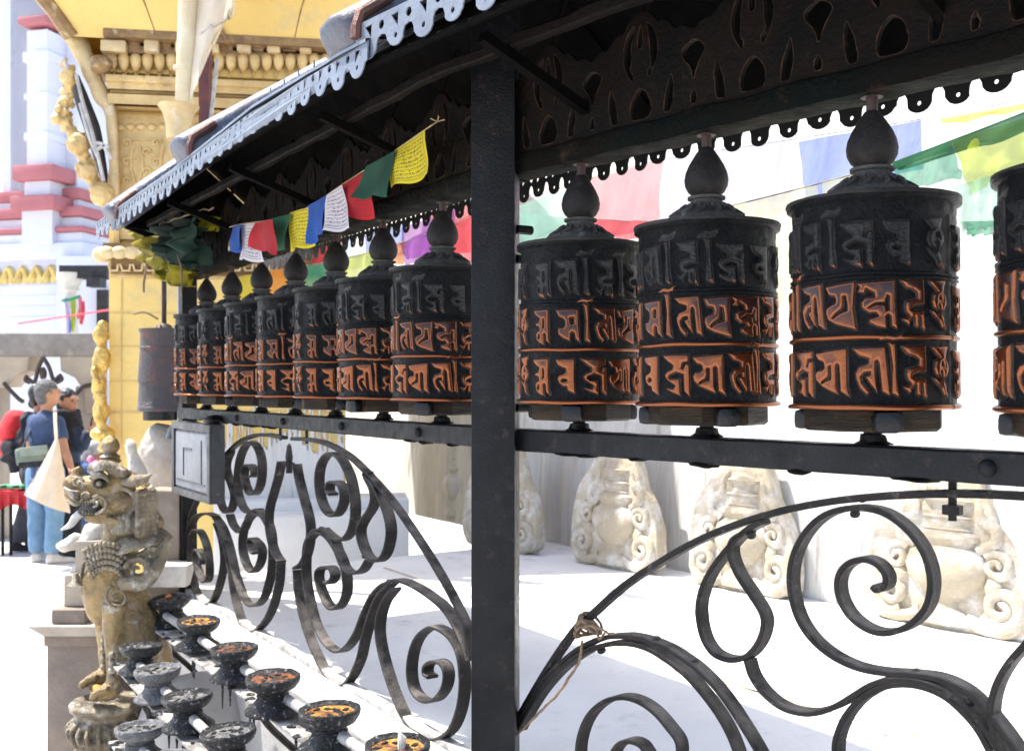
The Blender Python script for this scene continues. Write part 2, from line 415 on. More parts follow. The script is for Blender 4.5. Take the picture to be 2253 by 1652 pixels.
# lead rolls running up the slope, each with a rusty clamp
for (u, v, ln) in ((772, 92, .5), (418, 338, .5), (262, 478, .5)):
    t, z = BL.un(u, v, .43); g = G()
    for s in (0,):
        A = BL.p(t, .455, z-.01); Bp = BL.p(t, -.02, 1.06)
        dr = (Bp-A).normalized(); up = Vector((0,0,1)); up = (up-dr*up.dot(dr)).normalized(); sd = dr.cross(up)
        prof = [(-.075,-.05),(-.08,0),(-.074,.035),(-.055,.054),(0,.06),(.055,.054),(.074,.035),(.08,0),(.075,-.05)]
        vs = []; rows = [(-.005,.80),(0,.93),(.012,1),(.2,1),(.4,.97),(.6,.95)]
        for d, k in rows: vs += [A+dr*d+sd*x*k+up*(y*k) for x, y in prof]
        m = len(prof)
        g.add(vs, [(i*m+k, i*m+(k+1) % m, (i+1)*m+(k+1) % m, (i+1)*m+k) for i in range(len(rows)-1) for k in range(m)]+[tuple(range(m)), tuple((len(rows)-1)*m+k for k in range(m))])
    rl = sh('roof_roll', g, zincroll, smooth=50)
    g = G(); q = BL.p(t-.085, .455, z-.01)
    g.tube([q+Vector((0,0,-.012)), q+Vector((0,0,.012)), q+up*.03+dr*.03, q+up*.035+dr*.12], .013, 8)
    sh('clamp', g, rust, rl)

# scrollwork: flat bars bent in the plane of each bay
c4 = lambda x, y: ((1900+x/1.026)*.55, (1800+y/1.026)*.55)
cL = lambda x, y: ((700+x/1.2677)*.55, (1700+y/1.2677)*.55)
RS = dict(
 arch=[(150,1130),(200,1040),(290,890),(395,740),(470,672),(600,557),(760,452),(900,374),(1060,307),(1250,250),(1450,212),(1650,192),(1850,182),(2050,182),(2253,192)],
 drop=[(1170,296),(1100,335),(1010,430),(948,520),(915,610),(912,690),(930,770),(965,828),(1010,855),(1060,862),(1112,845),(1155,795),(1178,730),(1172,670),(1120,585),(1068,505),(1040,425),(1052,370),(1110,335)],
 ess=[(1108,862),(1130,930),(1180,1000),(1250,1055),(1330,1080),(1400,1078),(1480,1050),(1560,1002),(1630,962),(1720,944),(1830,955),(1930,995),(2020,1065),(2090,1150),(2150,1250),(2200,1360)],
 bigspiral=[(2230,1250),(2160,1150),(2080,1055),(2000,985),(1900,940),(1780,922),(1680,916),(1570,896),(1470,852),(1385,785),(1325,700),(1293,600),(1288,500),(1312,405),(1370,315),(1450,258),(1560,238),(1670,258),(1765,325),(1832,415),(1862,510),(1862,590),(1840,655),(1790,710),(1730,742),(1660,752),(1590,728),(1530,678),(1492,612),(1482,545),(1500,493),(1540,460),(1595,450),(1645,470),(1678,512),(1678,555),(1645,575),(1625,560)],
 hoop=[(165,1130),(205,1060),(262,968),(340,880),(430,810),(520,772),(620,766),(720,788),(820,838),(920,912),(1010,1012),(1090,1132),(1160,1250),(1220,1380)],
 hoop2=[(170,1150),(215,1068),(272,982),(350,897),(440,832),(530,800),(620,795),(700,815),(780,862),(870,935),(955,1035),(1020,1135),(1065,1240),(1100,1370)],
 lowspiral=[(700,1250),(672,1212),(630,1196),(585,1208),(556,1250),(552,1300),(575,1360),(640,1400),(720,1395),(790,1340),(826,1270),(826,1200),(785,1140),(728,1075),(660,1030),(592,1016),(520,1036),(462,1088),(428,1160),(415,1240),(425,1340),(470,1460),(560,1570)],
 inner=[(2110,1240),(2060,1150),(2000,1078),(1920,1010),(1830,972),(1740,962),(1660,978),(1580,1022),(1522,1085),(1485,1160),(1472,1240),(1490,1340),(1550,1420),(1640,1440),(1700,1390),(1690,1310)],
 bud=[(2330,720),(2253,800),(2180,885),(2132,975),(2112,1080),(2130,1190),(2180,1280),(2260,1350)],
)
LS = dict(
 arch=[(1478,1180),(1462,1060),(1440,980),(1330,770),(1200,560),(1070,375),(940,228),(850,148),(750,95),(660,74),(580,70)],
 bud=[(596,200),(612,285),(638,385),(660,470),(668,550),(655,640),(630,700),(597,726)],
 spine=[(600,735),(608,850),(640,1000),(685,1130),(740,1240),(790,1305),(835,1322),(875,1285),(920,1190),(945,1080),(978,965),(1020,865),(1085,800)],
 long=[(735,528),(690,540),(655,600),(645,690),(648,790),(665,890),(695,1005),(745,1100),(805,1148),(855,1128),(905,1055),(945,955),(985,870),(1040,812),(1105,792)],
 curl=[(660,585),(700,548),(750,560),(800,625),(838,710),(852,800),(845,870),(812,924),(772,926),(733,862),(712,795),(712,742),(740,722),(778,728),(790,768),(770,800),(750,796)],
 topspiral=[(735,528),(800,580),(850,572),(885,505),(892,400),(872,275),(832,185),(790,146),(750,155),(720,205),(710,280),(720,370),(750,438),(790,460),(820,430),(838,370),(828,312),(800,290),(768,296),(762,335),(780,352)],
 drop=[(950,250),(1000,312),(1048,420),(1072,520),(1065,605),(1040,668),(1002,690),(962,668),(932,605),(920,535),(942,480),(975,430),(992,380),(985,325),(955,262)],
 ess=[(962,690),(930,738),(880,752),(842,720),(812,650),(790,590),(750,545)],
 hoop=[(1085,800),(1110,788),(1180,808),(1280,870),(1370,955),(1440,1085),(1478,1195)],
 endspiral=[(1095,832),(1045,900),(1018,1000),(1022,1100),(1052,1230),(1102,1380),(1162,1500),(1240,1570),(1320,1592),(1388,1540),(1430,1430),(1444,1300),(1430,1170),(1390,1085),(1330,1036),(1280,1028),(1222,1072),(1188,1150),(1176,1250),(1192,1340),(1240,1396),(1300,1396),(1348,1340),(1362,1265),(1342,1212),(1300,1200),(1262,1220),(1257,1260),(1280,1280)],
)
def panel(B, src, cv, mid, off, both):
    lines = {}
    for k, pl in src.items():
        q = [B.un(*cv(x, y), off) for x, y in pl]
        lines[k] = [p for p in spline([(a, b, 0) for a, b in q], 5)]
    pp = None
    for mir in (0, 1):
        for k, l in lines.items():
            pts = [B.p(2*mid-a.x if mir else a.x, off-(.016 if k != 'arch' else .016), a.y) for a in l]
            g = G().strip(pts, B.n, (.034 if B is BR else .037) if k != 'arch' else .026, (.0105 if B is BR else .0095) if k != 'arch' else .013)
            if k == 'arch' and not mir: pp = sh('scroll_panel', g, iron_dusty)
            else: sh('scroll' if k != 'arch' else 'arch_bar', g, iron_dusty, pp)
    return pp
pR = panel(BR, RS, c4, 1.2, .02, True)
pL = panel(BL, LS, cL, 1.53, .02, True)
def rivets(B, cv, pts, par, r=.0075, off=.004):
    for (x, y) in pts:
        t, z = B.un(*cv(x, y), .004); g = G().ball(B.p(t, off, z), (r, r*1.7, r), 10, 8, B.R()); sh('rivet', g, iron_dusty, par)
rivets(BR, c4, [(900,866),(745,776),(735,822),(520,822),(335,912),(250,992),(1135,350),(1560,262),(1810,912),(2035,1030),(1590,198)], pR)
rivets(BL, cL, [(742,525),(1085,795),(990,243),(790,98),(965,665)], pL)
# bolt through the rail into the arch
t, z = BR.un(*c4(1960, 150), .004); g = G().tube([BR.p(t, .004, -.15), BR.p(t, .004, z-.055)], .007, 8)
g.tube([BR.p(t, .004, z-.03), BR.p(t, .004, z-.045)], .016, 6)
sh('arch_bolt', g, iron_dusty)
g = G()
for t in (1.36, 1.62): g.tube([BL.p(t, .004, -.15), BL.p(t, .004, -.2)], .006, 6)
cN = BL.p(1.53, .004, -.255)
g.lathe([(0,.05),(.008,.04),(.014,.0),(.012,-.02),(.02,-.022),(.02,-.03),(.012,-.032),(.012,-.06),(0,-.06)], cN, 12)
sh('spear_finial', g, iron_dusty, pL)
sh('bottom_rail', bar_along(BL, .06, 2.86, .004, -.965, -.945, .035, 30, .001), M('dust_white_rail', (.55,.53,.5), (.2,.19,.18), 20, .8, 0, .4, 90), pL)
sh('bottom_rail', bar_along(BR, .05, 2.35, .004, -.965, -.945, .035, 30, .001), MATS['dust_white_rail'], pR)

# ------------------------------------------------------------------ twine knotted round the arch
tw = M('jute_twine', (.33,.23,.15), (.2,.13,.08), 60, .9, 0, .8, 200)
tq = thing('twine', 'frayed brown twine knotted round the iron arch beside the thick post', 'twine', BR.p(.17, 0, -.56))
g = G(); t, z = BR.un(*c4(430, 735), .03)
for k in range(7):
    pts = []
    for i in range(17):
        a = 2*pi*i/16; pts.append(BR.p(t+.02*sin(a)*(.9)+k*.004-.012+.006*noise.noise((k, i*.4, 0)), .004+.026*cos(a), z+.021*sin(a+.5*k)-.006+k*.003))
    g.tube(pts, .0032, 6, False)
g.tube(spline([BR.p(*((lambda q: (q[0], .035, q[1]))(BR.un(*c4(x, y), .035)))) for x, y in ((440,730),(480,720),(520,735),(545,750),(570,752))], 4), .003, 6)
g.tube(spline([BR.p(*((lambda q: (q[0], .03, q[1]))(BR.un(*c4(x, y), .03)))) for x, y in ((470,720),(500,738),(510,775),(540,740))], 4), .0028, 6)
obj('knot', g.noise(.0015, 150), tw, tq, 180)
g = G().tube(spline([BR.p(*((lambda q: (q[0], .04, q[1]))(BR.un(*c4(x, y), .04)))) for x, y in ((440,780),(432,850),(405,905),(350,985),(280,1060),(200,1140),(120,1215),(90,1260))], 8), .0032, 6)
obj('cord', g.noise(.002, 60), tw, tq, 180)
# ------------------------------------------------------------------ prayer wheels: embossed drum shared by all
GL = dict(
 ya=([(340,970),(720,928),(722,1300),(750,1418),(655,1365),(640,1100),(620,1075),(597,1090),(600,1300),(628,1395),(540,1360),(430,1310),(360,1250),(345,1190),(375,1150),(440,1145),(470,1120),(460,1070),(445,1055),(390,1040),(360,1000)], [[(510,1100),(545,1095),(548,1180),(545,1240),(480,1260),(410,1295),(430,1260),(500,1215),(515,1170)]]),
 ta=([(820,930),(1150,915),(1170,1100),(1200,1405),(1120,1365),(1090,1080),(1070,1045),(1050,1060),(1050,1180),(1070,1370),(1010,1300),(955,1215),(1005,1200),(1005,1160),(940,1170),(905,1210),(915,1270),(992,1370),(970,1400),(900,1330),(860,1230),(855,1180),(890,1120),(960,1100),(990,1080),(990,1030),(890,1000),(850,960)], []),
 bar=([(1220,875),(1295,885),(1305,1200),(1335,1420),(1255,1380),(1265,1100),(1240,920)], []),
 hook=([(1120,845),(1190,795),(1240,800),(1290,808),(1370,775),(1330,838),(1260,852),(1200,838)], []),
 dra=([(1380,915),(1640,902),(1652,1165),(1560,1168),(1500,1195),(1480,1222),(1530,1235),(1640,1232),(1662,1440),(1625,1405),(1615,1290),(1582,1290),(1582,1410),(1545,1390),(1540,1290),(1515,1295),(1480,1350),(1470,1385),(1395,1325),(1450,1315),(1485,1290),(1440,1240),(1425,1180),(1440,1140),(1500,1125),(1570,1110),(1575,1040),(1520,1005),(1440,985)], []),
 om=([(275,950),(550,945),(548,1150),(560,1330),(580,1425),(520,1390),(510,1300),(490,1270),(465,1280),(475,1440),(400,1415),(340,1370),(330,1290),(360,1250),(400,1240),(395,1200),(380,1178),(330,1172),(315,1150),(340,1128),(385,1122),(400,1060),(350,1035),(300,1000)], [[(450,1065),(472,1065),(484,1110),(484,1190),(465,1215),(450,1190)],[(362,1290),(395,1290),(402,1330),(385,1365),(358,1335)]]),
 va=([(615,955),(890,945),(890,1200),(905,1410),(800,1365),(790,1310),(740,1310),(680,1270),(650,1210),(670,1170),(740,1150),(775,1120),(770,1070),(720,1060),(650,1020)], [[(705,1222),(740,1208),(785,1218),(795,1240),(750,1256),(712,1246)]]),
 ja=([(960,945),(1315,945),(1315,1015),(1240,1030),(1225,1090),(1255,1110),(1278,1052),(1325,1050),(1335,1430),(1265,1370),(1258,1165),(1160,1140),(1065,1170),(1042,1200),(1085,1232),(1200,1230),(1212,1420),(1100,1380),(1010,1335),(1120,1345),(1150,1300),(1085,1262),(1020,1222),(998,1180),(1030,1140),(1110,1110),(1120,1060),(1050,1020)], []),
 ma=([(640,955),(980,948),(985,1150),(1010,1405),(945,1358),(930,1275),(900,1258),(870,1275),(865,1395),(760,1350),(690,1298),(680,1245),(690,1212),(770,1206),(790,1170),(790,1110),(760,1072),(690,1042)], [[(850,1062),(920,1052),(925,1152),(880,1164),(860,1122)]]),
 pa=([(475,955),(820,915),(800,1190),(835,1425),(740,1400),(600,1360),(510,1310),(485,1240),(490,1190),(540,1160),(600,1140),(610,1100),(595,1055),(520,1040)], [[(685,1055),(720,1060),(740,1170),(740,1222),(650,1252),(570,1302),(560,1282),(600,1242),(670,1192),(685,1142)]]),
 dma=([(890,935),(1300,908),(1305,1190),(1325,1428),(1262,1390),(1258,1290),(1230,1262),(1200,1290),(1208,1418),(1100,1392),(1030,1352),(1030,1322),(1130,1285),(1100,1248),(1020,1248),(950,1195),(945,1135),(990,1095),(1090,1085),(1080,1035),(990,985),(975,1040),(905,1025),(930,975)], [[(1010,1195),(1090,1145),(1190,1140),(1215,1065),(1240,1072),(1240,1222),(1202,1232),(1190,1172),(1110,1165),(1040,1195)]]),
 hum=([(90,920),(330,905),(300,960),(285,1030),(330,1080),(345,1150),(300,1215),(255,1250),(290,1300),(300,1350),(345,1435),(280,1400),(240,1330),(180,1290),(120,1230),(150,1240),(215,1290),(270,1215),(262,1160),(235,1130),(205,1165),(225,1200),(215,1225),(160,1195),(130,1130),(150,1060),(215,1020),(150,970)], [[(225,1060),(262,1050),(285,1090),(285,1120),(250,1105),(215,1110)]]),
)
UN = .000138
def sdf(P, poly):
    """signed distance, positive inside"""
    A = np.array(poly, float); Bq = np.roll(A, -1, 0); d = np.full(len(P), 1e9); ins = np.zeros(len(P), bool)
    for a, b in zip(A, Bq):
        e = b-a; w_ = P-a; t = np.clip((w_@e)/max(e@e, 1e-12), 0, 1); d = np.minimum(d, ((w_-t[:,None]*e)**2).sum(1))
        c = ((a[1] <= P[:,1]) & (b[1] > P[:,1])) | ((b[1] <= P[:,1]) & (a[1] > P[:,1]))
        with np.errstate(divide='ignore', invalid='ignore'): xi = a[0]+(P[:,1]-a[1])*(e[0])/(e[1] if e[1] else 1e-9)
        ins ^= c & (P[:,0] < xi)
    return np.sqrt(d)*np.where(ins, 1, -1)
NA, NZ = 960, 330
R0 = .1335
zs = np.linspace(-.0385, .312, NZ); an = np.arange(NA)*2*pi/NA
AA, ZZ = np.meshgrid(an, zs)
sd = np.full(AA.shape, -.05)
def sm(a, b, x): t = np.clip((x-a)/(b-a), 0, 1); return t*t*(3-2*t)
def stamp(name, ang, z0, h_, sx=1.):
    o, hs = GL[name]
    xs = [p[0] for p in o]; cx = (min(xs)+max(xs))/2
    k = h_/ (510*UN)
    tr = lambda pl: [((x-cx)*UN*k*sx, z0+(1430-y)*UN*k) for x, y in pl]
    o2 = tr(o); wd = max(abs(p[0]) for p in o2)+.008
    da = (AA-ang+pi) % (2*pi)-pi; xx = da*R0
    top = max(p[1] for p in o2)+.008; bt = min(p[1] for p in o2)-.008
    msk = (np.abs(xx) < wd) & (ZZ > bt) & (ZZ < top)
    P = np.stack([xx[msk], ZZ[msk]], 1); d = sdf(P, o2)
    for hh in hs: d = np.minimum(d, -sdf(P, tr(hh)))
    sd[msk] = np.maximum(sd[msk], d)
row3 = [('om',0),('va',25),('ja',52),('ya',80),('ta',108),('bar',123),('dra',138),('hum',160)]
row2 = [('om',0),('ma',27),('bar',45),('ta',63),('pa',87),('dma',112),('dra',137),('hum',158)]
row1 = [('om',0),('ta',26),('bar',44),('dra',62),('bar',80),('ja',98),('va',126),('hum',155)]
for rep in (0, 1):
    for row, z0, h_ in ((row1,.191,.077),(row2,.0905,.077),(row3,-.019,.081)):
        for nm, a in row:
            ang = radians(a*180/187+180*rep)
            stamp(nm, ang, z0, h_, .93)
            if nm == 'bar': stamp('hook', ang-.02, z0, h_, .93)
sd = sd+.0007
edge = sm(-.0009, .0019, sd); dish = sm(.0028, .0075, sd); groove = np.exp(-((sd+.0006)/.0009)**2)
rel = edge*(.84+.16*sm(.0, .0075, sd))
rough = np.zeros_like(AA)
for i in range(NZ):
    for j in range(0, NA, 8):
        p = Vector((cos(an[j])*R0, sin(an[j])*R0, zs[i])); rough[i, j:j+8] = noise.noise(p*38)*.0009+noise.noise(p*110)*.0005
rough = (rough+np.roll(rough, 4, 1))/2
rad = R0+.0068*rel-.0018*np.exp(-((sd+.003)/.002)**2)*0+rough*(1-edge)
copper = edge*(ZZ < .185)
tips = edge*(ZZ > .185)*sm(.203, .193, ZZ)*.8; copper = np.maximum(copper, tips)
def ring(zc, hw, amp, cu=0, wav=.0012):
    z = ZZ-zc-wav*np.sin(AA*3+zc*50)*.6-wav*.5*np.sin(AA*7+2)
    b = np.clip(1-(z/hw)**2, 0, 1)**.5
    return b*amp, (b > .35)*cu
for zc, hw, amp, cu in ((.181,.0028,.0042,0),(.1745,.0028,.0042,0),(.0785,.0042,.006,1),(-.0345,.0052,.0082,1)):
    a, c = ring(zc, hw, amp, cu); rad = np.maximum(rad, R0+a); copper = np.maximum(copper, c)
seam = np.exp(-(((AA-radians(167)))*R0/.004)**2); rad = rad+.0016*seam; 
rad = np.where(ZZ > .30, R0+.0095*sm(.299, .305, ZZ), np.where(ZZ > .28, R0+.002*np.sin(AA*23)*sm(.28, .29, ZZ)*.4, rad))
relc = rel*(1-seam*.8)
vx = np.stack([rad*np.cos(AA), rad*np.sin(AA), ZZ], 2).reshape(-1, 3)
ii, jj = np.meshgrid(np.arange(NZ-1), np.arange(NA), indexing='ij'); j2 = (jj+1) % NA
fc = np.stack([ii*NA+jj, ii*NA+j2, (ii+1)*NA+j2, (ii+1)*NA+jj], 2).reshape(-1, 4)
drum_me = bpy.data.meshes.new('drum'); drum_me.from_pydata(vx.tolist(), [], fc.tolist()); drum_me.shade_smooth()
at = drum_me.attributes.new('copper', 'FLOAT', 'POINT'); at.data.foreach_set('value', (copper*(1-.85*np.minimum(1, seam))).reshape(-1).astype(np.float32))
at = drum_me.attributes.new('groove', 'FLOAT', 'POINT'); at.data.foreach_set('value', np.maximum(groove, .9*seam*np.ones_like(groove)).reshape(-1).astype(np.float32))
at = drum_me.attributes.new('face', 'FLOAT', 'POINT'); at.data.foreach_set('value', edge.reshape(-1).astype(np.float32))
at = drum_me.attributes.new('dish', 'FLOAT', 'POINT'); at.data.foreach_set('value', (dish*(ZZ > -.03)).reshape(-1).astype(np.float32))

# worn copper on raised letters, black lacquer in the ground
m = M('copper_and_black_lacquer', (.0028,.0034,.0046), (.007,.008,.0095), 16, .3, 0, .4, 150, c3=(.04,.029,.023), s3=26, t3=(.6,.84), spec=.15, rvar=.1)
nt = m.node_tree; N = nt.nodes; L = nt.links; b = N['Principled BSDF']
def A_(n): q = N.new('ShaderNodeAttribute'); q.attribute_name = n; return q.outputs['Fac']
oi = N.new('ShaderNodeObjectInfo'); tc = N.new('ShaderNodeTexCoord'); va_ = N.new('ShaderNodeVectorMath'); va_.operation = 'ADD'
rnd = N.new('ShaderNodeVectorMath'); rnd.operation = 'SCALE'; rnd.inputs[0].default_value = (9, 5, 3); L.new(oi.outputs['Random'], rnd.inputs['Scale'])
L.new(tc.outputs['Object'], va_.inputs[0]); L.new(rnd.outputs[0], va_.inputs[1])
n1 = N.new('ShaderNodeTexNoise'); n1.inputs['Scale'].default_value = 22; n1.inputs['Detail'].default_value = 3; L.new(va_.outputs[0], n1.inputs['Vector'])
def math_(op, x, y):
    q = N.new('ShaderNodeMath'); q.operation = op; q.use_clamp = True
    for k, v in ((0, x), (1, y)):
        if isinstance(v, (int, float)): q.inputs[k].default_value = v
        else: L.new(v, q.inputs[k])
    return q.outputs[0]
def mr(f, a, c, v0=0., v1=1.):
    q = N.new('ShaderNodeMapRange'); L.new(f, q.inputs[0])
    for k, v in zip((1,2,3,4), (a, c, v0, v1)): q.inputs[k].default_value = v
    return q.outputs[0]
def mx(f, a, c):
    q = N.new('ShaderNodeMix'); q.data_type = 'RGBA'
    if isinstance(f, (int, float)): q.inputs[0].default_value = f
    else: L.new(f, q.inputs[0])
    for k, v in ((6, a), (7, c)):
        if isinstance(v, tuple): q.inputs[k].default_value = (*v, 1)
        else: L.new(v, q.inputs[k])
    return q.outputs[2]
cop = A_('copper'); dsh = A_('dish')
worn = math_('MULTIPLY', mr(n1.outputs['Fac'], .52, .68), mr(dsh, .1, .8))          # tarnish keeps to the broad faces, rubbed edges stay bright
sp = N.new('ShaderNodeSeparateXYZ'); L.new(tc.outputs['Object'], sp.inputs[0])
worn = math_('MAXIMUM', worn, math_('MULTIPLY', mr(sp.outputs['Z'], .05, .13), math_('MULTIPLY', mr(n1.outputs['Fac'], .28, .46), mr(dsh, 0, .45))))
ccol = mx(worn, (.225,.076,.033), (.034,.017,.019))
old = b.inputs['Base Color'].links[0].from_socket
f = mr(cop, .3, .7)
grv = math_('MULTIPLY', A_('groove'), mr(n1.outputs['Fac'], .38, .62, .25, 1)); dusty = mx(grv, old, (.075,.062,.055))
L.new(mx(f, dusty, ccol), b.inputs['Base Color'])
met = math_('MULTIPLY', f, mr(worn, 0, 1, .85, .35)); L.new(met, b.inputs['Metallic'])
rsock = b.inputs['Roughness'].links[0].from_socket
q = N.new('ShaderNodeMix'); L.new(f, q.inputs[0]); L.new(rsock, q.inputs[2]); q.inputs[3].default_value = .29; L.new(q.outputs[0], b.inputs['Roughness'])
bpn = b.inputs['Normal'].links[0].from_node; L.new(mr(f, 0, 1, .55, .06), bpn.inputs['Strength'])
q = N.new('ShaderNodeMapRange'); L.new(A_('face'), q.inputs[0]); q.inputs[3].default_value = .11; q.inputs[4].default_value = .4; L.new(q.outputs[0], b.inputs['Specular IOR Level'])
rs = b.inputs['Roughness'].links[0].from_socket; q = N.new('ShaderNodeMix'); L.new(A_('face'), q.inputs[0]); L.new(rs, q.inputs[2]); q.inputs[3].default_value = .2; L.new(q.outputs[0], b.inputs['Roughness'])
drum_m = m
capm = M('grey_iron_cap', (.10,.095,.09), (.05,.047,.046), 14, .7, .0, .6, 90, c3=(.17,.165,.16), s3=30, spec=.2)
bulbm = M('grey_iron_bulb', (.036,.031,.029), (.012,.012,.014), 7, .5, .1, .4, 120, c3=(.05,.042,.036), s3=24, spec=.15)
handm = M('polished_black_handle', (.004,.0045,.006), (.008,.008,.01), 12, .25, 0, .2, 60, spec=.3)
woodm = M('worn_wood_hub', (.05,.027,.011), (.012,.008,.005), 7, .5, 0, .8, 50, stretch=(1,1,7), c3=(.006,.005,.004), s3=12, t3=(.46,.6), spec=.3)
stemm = M('rusty_spindle', (.05,.026,.021), (.025,.016,.015), 30, .6, .2)

def make_wheel():
    root = thing('prayer_drum', 'x', 'prayer wheel', (0, 0, H), 'prayer wheels hanging in a row under the shelter beam')
    d = bpy.data.objects.new('drum', drum_me); COL.objects.link(d); drum_me.materials.append(drum_m); d.parent = root
    def pt(n, g, m, par=root, s=45):
        o = obj(n, g, m, None, s); o.parent = par; return o
    g = G().lathe([(0,.3075),(.125,.309),(.1425,.3095),(.1445,.3125),(.1440,.316),(.138,.317),(.06,.322),(0,.322)], (0,0,0), 96, wob=lambda a, z: 1+.006*sin(a*3+1)+.003*sin(a*11))
    pt('lid', g, MATS['grey_iron_bulb'])
    def wob(a, z): return 1+.05*abs(sin(a*6))*(1 if z < .352 else 0)
    g = G().lathe([(0,.318),(.070,.318),(.074,.330),(.072,.336),(.060,.341),(.049,.347),(.040,.355),(.033,.363),(.030,.369),(.037,.371),(.037,.376),(.028,.378),(0,.378)], (0,0,0), 72, wob=wob)
    for k in range(12):                                     # scrolled lotus petals on the cap
        a = k*pi/6
        pts = [Vector((r*cos(a+da), r*sin(a+da), z)) for r, da, z in ((.074,.0,.335),(.062,.14,.344),(.052,.2,.350),(.043,.12,.357),(.045,0,.356),(.053,.03,.350))]
        g.tube(spline(pts, 4), .0042, 6)
    cp = pt('lotus_cap', g, capm)
    g = G().lathe([(0,.370),(.022,.372),(.027,.378),(.036,.386),(.042,.398),(.0435,.410),(.041,.424),(.034,.440),(.025,.455),(.017,.467),(.0125,.474),(0,.476)], (0,0,0), 48)
    pt('bulb', g, bulbm)
    pt('spindle', G().lathe([(0,.47),(.0098,.47),(.0098,.498),(.019,.4985),(.019,.502),(0,.502)], (0,0,0), 24), stemm)
    g = G().lathe([(0,-.040),(.118,-.040),(.118,-.070),(.112,-.075),(0,-.075)], (0,0,0), 8)
    hb = pt('hub', g, woodm, s=30)
    for k in range(3):
        a = 2*pi*k/3+.4; R = Matrix.Rotation(a, 3, 'Z')
        g = G().box(R @ Vector((.105, 0, -.058)), (.062, .046, .036), R, .011); pt('handle', g, handm, hb)
    g = G().lathe([(0,-.07),(.014,-.07),(.014,-.082),(.021,-.084),(.024,-.094),(.034,-.0995),(0,-.0995)], (0,0,0), 20).noise(.0025, 70)
    pt('pivot', g, iron)
    return root
wlab_r = ['prayer wheel hanging directly against the right side of the thick post',
          'second prayer wheel to the right of the thick post',
          'largest whole prayer wheel, third to the right of the thick post',
          'prayer wheel cut off by the right edge of the photo']
wlab_l = ['prayer wheel half hidden by the left side of the thick post',
          'prayer wheel second left of the thick post, half covering the one beside it',
          'prayer wheel third left of the thick post, middle of the row beyond it',
          'prayer wheel fourth left of the thick post, just right of the orange flag',
          'third prayer wheel counted from the far end of the black railing',
          'second prayer wheel from the far end, with a rounder bare bulb on top',
          'farthest lettered prayer wheel, smallest of the row, above the metal box']
wp = make_wheel()
jobs = [(BR, .195+.36*k, a, wlab_r[k]) for k, a in enumerate((-37, -75, -105, -142))]+[(BL, .395+.36*k, a, wlab_l[k]) for k, a in enumerate((-104, -128, -34, -62, -100, -25, -48))]
for i, (B, t, a, lab) in enumerate(jobs):
    r = wp if i == 0 else copy_tree(wp)
    q = B.p(t, 0, 0); r.location = q; r['label'] = lab
    r.rotation_euler = (random.uniform(-.006, .006), random.uniform(-.006, .006), atan2(-q.y, -q.x)+radians(a))
    for ch in r.children:
        if ch.name.startswith('hub'): ch.rotation_euler = (0, 0, random.uniform(0, 6))
# ------------------------------------------------------------------ ground, platform, stupa wall
PL = H-.98                                                      # inner platform level
paving = M('pale_stone_paving', (.62,.60,.57), (.5,.48,.46), 1.6, .8, 0, .35, 25, c3=(.42,.40,.38), s3=4, t3=(.56,.7))
g = G().add([(-400,-400,0),(400,-400,0),(400,400,0),(-400,400,0)], [(0,1,2,3)])
tag(obj('ground', g, M('square_ground', (.60,.585,.56), (.47,.455,.44), .9, .85, 0, .3, 12, c3=(.36,.345,.33), s3=2.2, t3=(.56,.72))), kind='structure')
white_floor = M('whitewashed_floor', (.74,.73,.71), (.63,.62,.61), 1.8, .8, 0, .35, 30, c3=(.48,.47,.46), s3=5, t3=(.57,.72))
ring_ = [BR.p(5, .06, 0), BR.p(.0, .075, 0), BL.p(3.3, .06, 0), BL.p(3.3, -4.5, 0), BR.p(5, -5.5, 0)]
g = G(); n = len(ring_)
g.add([(p.x, p.y, PL) for p in ring_]+[(p.x, p.y, -.1) for p in ring_], [tuple(range(n))]+[(i, (i+1) % n, n+(i+1) % n, n+i) for i in range(n)])
tag(obj('platform', g, white_floor), kind='structure')
g = G(); kq = M('shade_grey_kerb', (.36,.355,.35), (.27,.265,.26), 3, .9, 0, .5, 25, c3=(.5,.49,.48), s3=6, t3=(.55,.7))  # darker grey puts the shade on the plinth side into its colour
g.box(BL.p(1.6, .088, -1.32), (3.3, .03, .60), BL.R()); g.box(BR.p(2.4, .075, -1.32), (4.7, .03, .60), BR.R()); tag(obj('plinth_shade_face', g, kq), kind='structure')
g = G().box(BL.p(1.6, .03, -1.0), (3.4, .14, .07), BL.R(), .01); g.box(BR.p(2.2, .03, -1.0), (4.5, .14, .07), BR.R(), .01)
tag(obj('platform_kerb', g, white_floor), kind='structure')
g = G(); tanl = M('tan_joint', (.42,.34,.25), (.5,.46,.4), 30, .9)
for B, off, a, b_ in ((BR, -1.12, -.6, 3), (BL, -1.09, -.2, 3)):
    g.box(B.p((a+b_)/2, off, -.978), (b_-a, .012, .006), B.R())
tag(obj('floor_joint', g, tanl), kind='structure')

